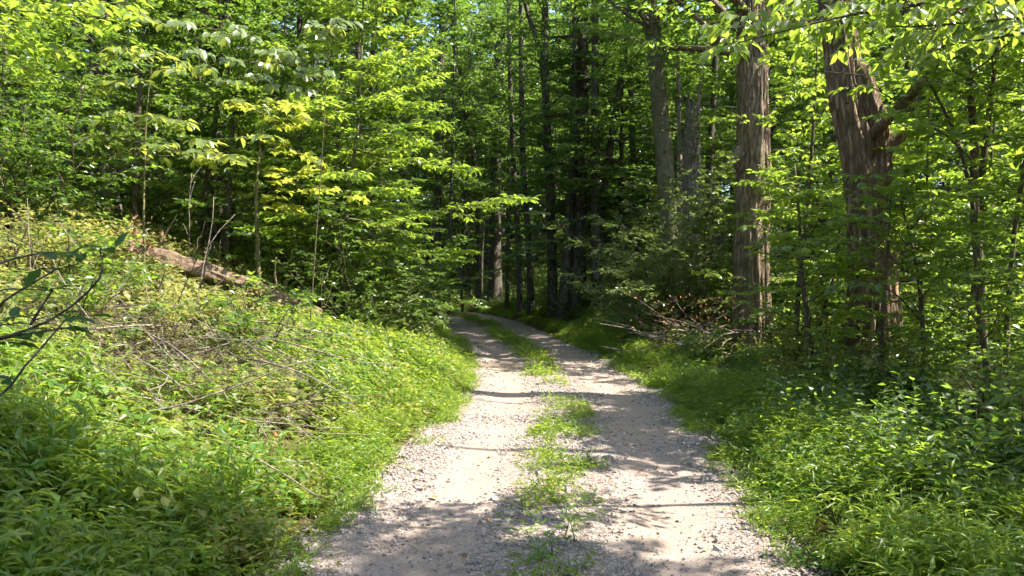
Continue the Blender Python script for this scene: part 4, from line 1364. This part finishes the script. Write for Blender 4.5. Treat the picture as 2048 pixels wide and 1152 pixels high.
def weed(base, h, n, L, W, seed, label, group, mat='weed', kind='ovate', lean=0.15):
    rs = np.random.default_rng(seed)
    e = empty('weed', base, label, 'weed', group)
    P = bend(base, (rs.normal(0, lean), rs.normal(0, lean), 1), h, 8, rs, 0.08, 0.02)
    b = MB()
    tube(b, P, np.linspace(0.006, 0.002, 8), 5)
    b.build('stem', M['green_twig'], e, origin=base)
    t = np.linspace(0.35, 1.0, n)
    p, tg = interp_path(P, t)
    az = np.arange(n) * 2.4 + rs.uniform(0, 6.28)
    el = np.linspace(0.05, 0.7, n) + rs.normal(0, .15, n)
    D = np.stack([np.cos(az) * np.cos(el), np.sin(az) * np.cos(el), np.sin(el)], 1)
    Nn = UP - D * np.sin(el)[:, None] + rs.normal(0, .2, (n, 3))
    s = rs.uniform(.75, 1.15, n) * np.linspace(1.1, 0.6, n)
    leaf_objects(e, p + D * 0.02, D, Nn, L * s, W * s, kind, M[mat], rs)
    return e


rs = np.random.default_rng(35)
W_ = []
for q in range(16):
    y = rs.uniform(3.9, 5.4)
    x = rs.uniform(-0.66, -0.33) * y
    if float(lateral(x, y)[0]) > -HW - 0.25:
        x -= 0.4
    W_.append(weed(on_ground(x, y), rs.uniform(0.45, 0.72), 12, 0.14, 0.055, 700 + q, 'broad leaved green weed in the shaded grass at the bottom left corner', 'weeds in the bottom left corner'))
weed_row(W_, 'broad leaved green weed in the shaded grass at the bottom left corner')
W_ = []
for q in range(14):
    y = rs.uniform(7.5, 13.0)
    x = float(np.interp(y, CL[:, 1], CL[:, 0])) - HW - rs.uniform(0.35, 1.7)
    W_.append(weed(on_ground(x, y), rs.uniform(0.55, 0.85), 12, 0.12, 0.075, 730 + q, 'broad leaved weed standing in the sunlit grass of the left bank', 'weeds in the sunlit left bank', 'cover'))
weed_row(W_, 'broad leaved weed standing in the sunlit grass of the left bank')
W_ = []
for q in range(7):
    y = rs.uniform(11.5, 14.0)
    x = float(np.interp(y, CL[:, 1], CL[:, 0])) - HW - rs.uniform(0.15, 0.7)
    W_.append(weed(on_ground(x, y), rs.uniform(0.6, 0.9), 14, 0.14, 0.07, 750 + q, 'leafy weed crowding the left lane edge before the bend', 'weeds at the left lane edge', 'shrub'))
weed_row(W_, 'leafy weed crowding the left lane edge before the bend')
W_ = []
for q in range(12):
    y = rs.uniform(4.6, 8.0)
    x = rs.uniform(0.5, 0.66) * y
    if float(lateral(x, y)[0]) < HW + 0.5:
        x += 0.5
    W_.append(weed(on_ground(x, y), rs.uniform(0.4, 0.8), 12, 0.12, 0.05, 770 + q, 'leafy weed in the undergrowth at the bottom right', 'weeds at the bottom right', 'weed'))
weed_row(W_, 'leafy weed in the undergrowth at the bottom right')
W_ = []
for q, (x, y, h) in enumerate([(1130, 1075, .16), (1105, 1120, .15), (1150, 1085, .14), (1080, 1130, .13), (1125, 1045, .13), (1190, 1010, .08), (1130, 850, .2), (1105, 840, .2), (1160, 880, .18), (1050, 700, .4), (1035, 690, .4), (1085, 725, .3), (1105, 740, .25), (960, 672, .2)]):
    dd = CAMZ * F / (y - HOR)
    p = px(x, y, dd)
    p[2] = float(road_z(p[0], p[1])[0]) - 0.01
    W_.append(weed(p, h, 11, 0.09, 0.03, 800 + q, 'small leafy weed growing on the grassy crown of the lane', 'weeds on the lane crown', 'weed', 'lance', 0.3))
weed_row(W_, 'small leafy weed growing on the grassy crown of the lane', True)

# ------------------------------------------------------------------ grass, ground cover, gravel, litter
def grass_clump(seed, stems, h, L, W, spread=0.1, kind='lance', nl=8, lean=0.35):
    rs = np.random.default_rng(seed)
    b = MB()
    for s in range(stems):
        az = rs.uniform(0, 6.28)
        p0 = np.array([rs.normal(0, spread), rs.normal(0, spread), -0.03])
        hh = h * rs.uniform(0.6, 1.15)
        P = bend(p0, (math.cos(az) * lean, math.sin(az) * lean, 1), hh, 5, rs, 0.15, -0.08)
        sticks(b, P[:-1], P[1:], 0.0018, 0.0015, 0.3)
        t = np.linspace(0.2, 1, nl)
        p, tg = interp_path(P, t)
        a2 = rs.uniform(0, 6.28) + np.arange(nl) * 2.9 + rs.normal(0, .4, nl)
        D = np.stack([np.cos(a2), np.sin(a2), rs.uniform(0.0, 0.75, nl)], 1)
        leaves(b, p, D, UP + rs.normal(0, .35, (nl, 3)), L * rs.uniform(.6, 1.2, nl), W * rs.uniform(.7, 1.2, nl), kind, a=np.clip(rs.normal(0.5, .25, nl), 0, 1))
    return b


def patch(seed, n, radius, clump, **kw):
    """a sod of several clumps"""
    rs = np.random.default_rng(seed)
    out = MB()
    for q in range(n):
        r_, a_ = radius * math.sqrt(rs.random()), rs.uniform(0, 6.28)
        c = clump(rs.integers(1 << 30), **kw)
        v, t, qd, va, _ = c.arrays()
        out.add(v + (r_ * math.cos(a_), r_ * math.sin(a_), 0), t, qd, va)
    return out


G_TALL = [patch(s, 12, 0.27, grass_clump, stems=6, h=0.46, L=0.11, W=0.021).mesh('sod', M['grass'], False) for s in (1, 2, 3, 4, 5)]
G_SHORT = [grass_clump(s, 7, 0.12, 0.07, 0.013, 0.05, nl=5, lean=0.7).mesh('tuft', M['grass'], False) for s in (5, 6, 7)]
G_COVER = [patch(s, 10, 0.3, grass_clump, stems=6, h=0.40, L=0.088, W=0.05, spread=0.12, kind='rhomb', nl=6, lean=0.6).mesh('sod', M['cover'], False) for s in (8, 9, 10, 11)]
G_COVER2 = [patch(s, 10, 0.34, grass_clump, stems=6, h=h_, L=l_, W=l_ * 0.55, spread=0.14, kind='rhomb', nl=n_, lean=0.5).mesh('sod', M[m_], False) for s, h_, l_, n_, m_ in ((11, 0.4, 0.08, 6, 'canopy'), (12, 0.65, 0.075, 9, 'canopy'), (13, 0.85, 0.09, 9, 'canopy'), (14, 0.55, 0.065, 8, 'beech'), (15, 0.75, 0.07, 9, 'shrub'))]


G_PALE = [patch(s, 9, 0.3, grass_clump, stems=4, h=0.42, L=0.095, W=0.062, spread=0.1, kind='ovate', nl=5, lean=0.45).mesh('sod', M['cover'], False) for s in (17, 18)]
G_BROAD = [patch(s, 9, 0.3, grass_clump, stems=4, h=0.36, L=0.085, W=0.06, spread=0.1, kind='ovate', nl=5, lean=0.45).mesh('sod', M['weed'], False) for s in (15, 16)]


def fern(seed):
    rs = np.random.default_rng(seed)
    b = MB()
    for q in range(7):
        az = q * 0.9 + rs.normal(0, .2)
        P = bend((0, 0, 0), (math.cos(az) * .7, math.sin(az) * .7, 0.9), 0.5, 12, rs, 0.03, -0.12)
        p, tg = interp_path(P, np.linspace(0.15, 1, 22))
        sd_ = nrm(np.cross(tg, UP))
        Lw = 0.1 * np.sin(np.linspace(0.5, 3.05, 22))
        for s in (-1, 1):
            leaves(b, p, sd_ * s + tg * 0.35, np.cross(sd_, tg) * 1.0 + UP * .3, Lw, 0.018, 'rhomb', rs=rs)
    return b.mesh('fern', M['cover'], False)


FERN = [fern(1), fern(2)]


def region(seed, n, x0, x1, y0, y1, accept):
    rs = np.random.default_rng(seed)
    x, y = rs.uniform(x0, x1, n), rs.uniform(y0, y1, n)
    s = lateral(x, y)
    sc = accept(x, y, s, rs)
    k = sc > 0
    return x[k], y[k], s[k], sc[k]


def strew(name, protos, pts, label, cat, seed, tilt=0.15, zfun=None, dz=0.0, slope=False):
    x, y, s, sc = pts
    rs = np.random.default_rng(seed)
    n = len(x)
    z = (ground(x, y, s) if zfun is None else zfun(x, y)) + dz
    rot = np.column_stack([rs.normal(0, tilt, n), rs.normal(0, tilt, n), rs.uniform(0, 6.28, n)])
    if slope:
        gxx = (ground(x + .2, y) - ground(x - .2, y)) / .4
        gyy = (ground(x, y + .2) - ground(x, y - .2)) / .4
        for q in range(n):
            nv = Vector((-gxx[q], -gyy[q], 1)).normalized()
            rot[q] = (Vector((0, 0, 1)).rotation_difference(nv).to_matrix() @ Matrix.Rotation(rot[q, 2], 3, 'Z')).to_euler()
    return scatter(name, protos, np.column_stack([x, y, z]), rot, sc, rs.integers(0, len(protos), n), label, cat)


def acc_left(x, y, s, rs):
    a = -s - HW
    lim = np.interp(y, [3, 5, 7, 10, 14, 20, 45], [4.0, 3.2, 2.0, 2.4, 2.0, 0.9, 0.7])
    e = vnoise(x * 1.1, y * 1.1, seed=51)
    ok = (a > np.interp(y, [4, 7], [0.2, 0.08]) + 0.12 * e) & (a < lim + 0.6 * e)
    thick = ((x + 2.9) / 1.35) ** 2 + ((y - 6.7) / 1.25) ** 2
    ok &= (thick > 1) | (rs.random(len(x)) < 0.2)
    sz = np.clip(0.4 + a * 1.1, 0.3, 1.25) * rs.uniform(.75, 1.15, len(x)) * np.interp(y, [12, 18, 30], [1, 0.7, 0.5])
    return np.where(ok, sz, 0)


def acc_right(x, y, s, rs):
    a = s - HW
    lim = np.interp(y, [3, 5, 7, 10, 15, 20, 45], [2.0, 1.3, 0.85, 0.75, 0.75, 0.8, 0.8])
    e = vnoise(x * 1.1, y * 1.1, seed=52)
    ok = (a > 0.1 + 0.12 * e) & (a < lim + 0.35 * e)
    return np.where(ok, np.clip(0.4 + a * 0.9, 0.3, 0.85) * rs.uniform(.75, 1.15, len(x)) * np.interp(y, [12, 18, 30], [1, 0.8, 0.55]), 0)


strew('stiltgrass_left', G_TALL + G_COVER[:2] + G_BROAD[:1], region(1, 2400, -7, 2, 2.5, 20, acc_left), 'bright yellow green grass covering the left bank beside the lane', 'grass', 2, slope=True)
strew('stiltgrass_right', G_TALL + G_BROAD, region(3, 2100, -3, 6.5, 2.5, 20, acc_right), 'lush green grass along the right verge of the lane', 'grass', 4, slope=True)
strew('far_verge_grass', G_TALL, region(5, 3600, -9, 4, 19, 46, lambda x, y, s, rs: np.maximum(acc_left(x, y, s, rs), acc_right(x, y, s, rs))), 'low shaded grass on both verges of the far lane', 'grass', 6, slope=True)
strew('ground_cover', G_COVER + G_PALE, region(7, 1900, -16, -1.5, 3, 17, lambda x, y, s, rs: np.where((-s - HW > np.interp(y, [3, 6, 9, 14], [2.2, 1.0, 1.3, 1.5])), rs.uniform(.55, 1.45, len(x)) * np.where((np.abs(x + 5.3) < 2) & (np.abs(y - 11.6) < 0.9), 0.5, 1) * ((vnoise(x * 1.3, y * 1.3, seed=53) > -0.5) | (rs.random(len(x)) < .3)) * ((((x + 2.9) / 1.35) ** 2 + ((y - 6.7) / 1.25) ** 2 > 1) | (rs.random(len(x)) < .65)), 0)),
      'pale leafy ground cover tangled over the left bank', 'ground cover', 8, slope=True)
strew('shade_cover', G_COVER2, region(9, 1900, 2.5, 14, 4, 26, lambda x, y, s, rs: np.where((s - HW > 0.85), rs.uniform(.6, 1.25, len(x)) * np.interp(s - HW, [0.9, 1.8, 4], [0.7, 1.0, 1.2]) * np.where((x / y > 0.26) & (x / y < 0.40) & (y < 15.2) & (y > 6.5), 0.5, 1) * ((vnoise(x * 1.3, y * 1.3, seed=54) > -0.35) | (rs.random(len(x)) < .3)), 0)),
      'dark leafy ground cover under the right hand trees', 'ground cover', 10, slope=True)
strew('far_ground_cover', G_COVER2, region(11, 3200, -20, 16, 16, 48, lambda x, y, s, rs: np.where((np.abs(s) - HW > 1.2), rs.uniform(.7, 1.5, len(x)) * (vnoise(x * 0.9, y * 0.9, seed=55) > -0.2), 0)),
      'dim leafy ground cover deep in the woods', 'ground cover', 12, slope=True)
strew('ferns', FERN, region(13, 420, -9, -2, 7, 15, lambda x, y, s, rs: np.where(-s - HW > 1.6, rs.uniform(.6, 1.1, len(x)), 0)), 'small ferns among the growth of the left bank', 'ferns', 14)


def crown_density(x, y):
    ppx = (x / y) * F + 1024
    ppy = HOR + CAMZ * F / y
    d = np.interp(ppy, [615, 640, 670, 685, 720, 740, 760, 800, 830, 870, 900, 1000, 1060, 1090, 1152, 1300], [.75, .7, .6, 1, 1, .45, .18, .25, .9, .9, .5, .5, .6, 1.1, 1.3, 1.2])
    return d


def acc_crown(x, y, s, rs):
    w = np.interp(y, [4, 8, 12, 20, 30, 45], [0.23, 0.23, 0.2, 0.27, 0.34, 0.4])
    c = np.interp(y, [4, 6, 9, 12, 18], [-0.03, 0.02, 0.0, -0.05, -0.02])
    e = vnoise(x * 3.2, y * 2.2, seed=56)
    ok = (np.abs(s - c) < w * (1 + 0.5 * e)) & (rs.random(len(x)) < crown_density(x, np.maximum(y, 3)) * np.clip(0.62 + 1.7 * e, 0.03, 1.3))
    return np.where(ok, rs.uniform(.5, 1.15, len(x)) * np.interp(y, [4, 10, 13, 18, 25], [1.15, 1.25, 1.7, 1.6, 1.2]), 0)


strew('lane_crown_grass', G_SHORT, region(15, 26000, -4.5, 1.6, 3, 42, acc_crown), 'patchy grass and weeds along the middle of the lane', 'grass', 16, zfun=road_z, tilt=0.3)
strew('lane_edge_grass', G_SHORT, region(17, 30000, -3, 4, 3, 22, lambda x, y, s, rs: np.where((np.abs(np.abs(s) - HW + 0.04) < 0.16) & (rs.random(len(x)) < np.clip(0.55 + 0.8 * vnoise(x * 2, y * 2, seed=57), 0, 1)), rs.uniform(.5, 1.2, len(x)), 0)),
      'short grass fraying the gravel edges of the lane', 'grass', 18, zfun=road_z, tilt=0.3)

# crushed stone
import bmesh
STONES = []
for q in range(8):
    rs = np.random.default_rng(900 + q)
    bm = bmesh.new()
    for v in nrm(rs.normal(0, 1, (13, 3))) * rs.uniform(0.8, 1.1, (13, 1)) * (1.0, rs.uniform(.6, .9), rs.uniform(.35, .6)):
        bm.verts.new(v)
    bmesh.ops.convex_hull(bm, input=bm.verts)
    me = bpy.data.meshes.new('stone')
    bm.to_mesh(me)
    bm.free()
    me.materials.append(M['stone'])
    STONES.append(me)


def acc_stone(x, y, s, rs):
    a = np.abs(s)
    rut_ = np.exp(-((a - 0.78) / 0.34) ** 2)
    left = np.where(s < 0, 1.0, 0.75)
    dens = np.clip((1 - 0.92 * rut_) * left + 0.35 * vnoise(x * 1.5, y * 1.5, seed=58), 0.06, 1)
    ok = (a < HW + 0.06) & (rs.random(len(x)) < dens)
    return np.where(ok, 0.0066 * np.exp(rs.normal(0.2, 0.5, len(x))) * np.interp(y, [4, 10], [1, 1.35]), 0)


strew('gravel', STONES, region(19, 75000, -1.6, 2.5, 3.0, 9.0, acc_stone), 'loose crushed stone gravel spread over the near lane', 'gravel', 20, 0.35, road_z, 0.002)
strew('far_gravel', STONES, region(21, 45000, -2.4, 2.7, 9.0, 20.0, acc_stone), 'loose crushed stone gravel spread over the middle lane', 'gravel', 22, 0.35, road_z, 0.002)

# single larger stones and dead leaves on the lane that stand out
for q, (x, y, r_, lab) in enumerate([(990, 1106, .034, 'dark fist sized stone beside the near grass crown'), (1290, 862, .04, 'dark stone lying on the shaded right track'), (708, 1040, .03, 'grey stone at the left gravel edge near the camera'),
                                     (615, 1120, .036, 'pale stone at the near left corner of the lane'), (815, 1060, .024, 'small dark stone in the near left shade'), (1150, 1135, .026, 'small stone right of the near grass crown')]):
    dd = CAMZ * F / (y - HOR)
    p = px(x, y, dd)
    p[2] = float(road_z(p[0], p[1])[0]) + r_ * 0.25
    o = link('stone', STONES[q % 8])
    o.location = p
    o.scale = (r_, r_, r_)
    o.rotation_euler = (0.2, 0.1, q * 1.3)
    tag(o, lab, 'stone')
for q, (x, y, lab) in enumerate([(1315, 935, 'curled brown dead leaf on the shaded right track'), (845, 978, 'yellowed dead leaf on the sunlit left gravel'), (875, 1000, 'brown dead leaf on the left gravel below the yellowed one'), (1060, 800, 'tiny tan dead leaf beside the crown in the sun')]):
    dd = CAMZ * F / (y - HOR)
    p = px(x, y, dd)
    p[2] = float(road_z(p[0], p[1])[0]) + 0.02
    b = MB()
    rs = np.random.default_rng(950 + q)
    leaves(b, np.zeros((1, 3)), rs.normal(0, 1, (1, 3)) * (1, 1, .2), UP[None] + rs.normal(0, .5, (1, 3)), 0.09, 0.06, 'ovate', rs=rs)
    o = b.build('dead_leaf', M['dead_leaf'])
    o.location = p
    tag(o, lab, 'leaf')


def litter_mesh(seed):
    rs = np.random.default_rng(seed)
    b = MB()
    leaves(b, np.array([[-.5, 0, 0.0]]), np.array([[1, 0, 0.05]]), UP[None] + rs.normal(0, .3, (1, 3)), 1.0, 0.55, 'ovate', rs=rs)
    return b.mesh('dead_leaf', M['dead_leaf'], False)


LIT = [litter_mesh(s) for s in range(4)]
strew('leaf_litter', LIT, region(23, 26000, -14, 14, 4, 32, lambda x, y, s, rs: np.where(np.abs(s) > HW + 0.1, rs.uniform(.05, .11, len(x)), 0)), 'scattered brown fallen leaves on the forest floor', 'leaf litter', 24, 0.5, None, 0.02)
strew('lane_litter', LIT, region(25, 520, -4, 3, 3.3, 30, lambda x, y, s, rs: np.where(np.abs(s) < HW, rs.uniform(.025, .06, len(x)), 0)), 'a few small dead leaves scattered on the lane', 'leaf litter', 26, 0.3, road_z, 0.008)
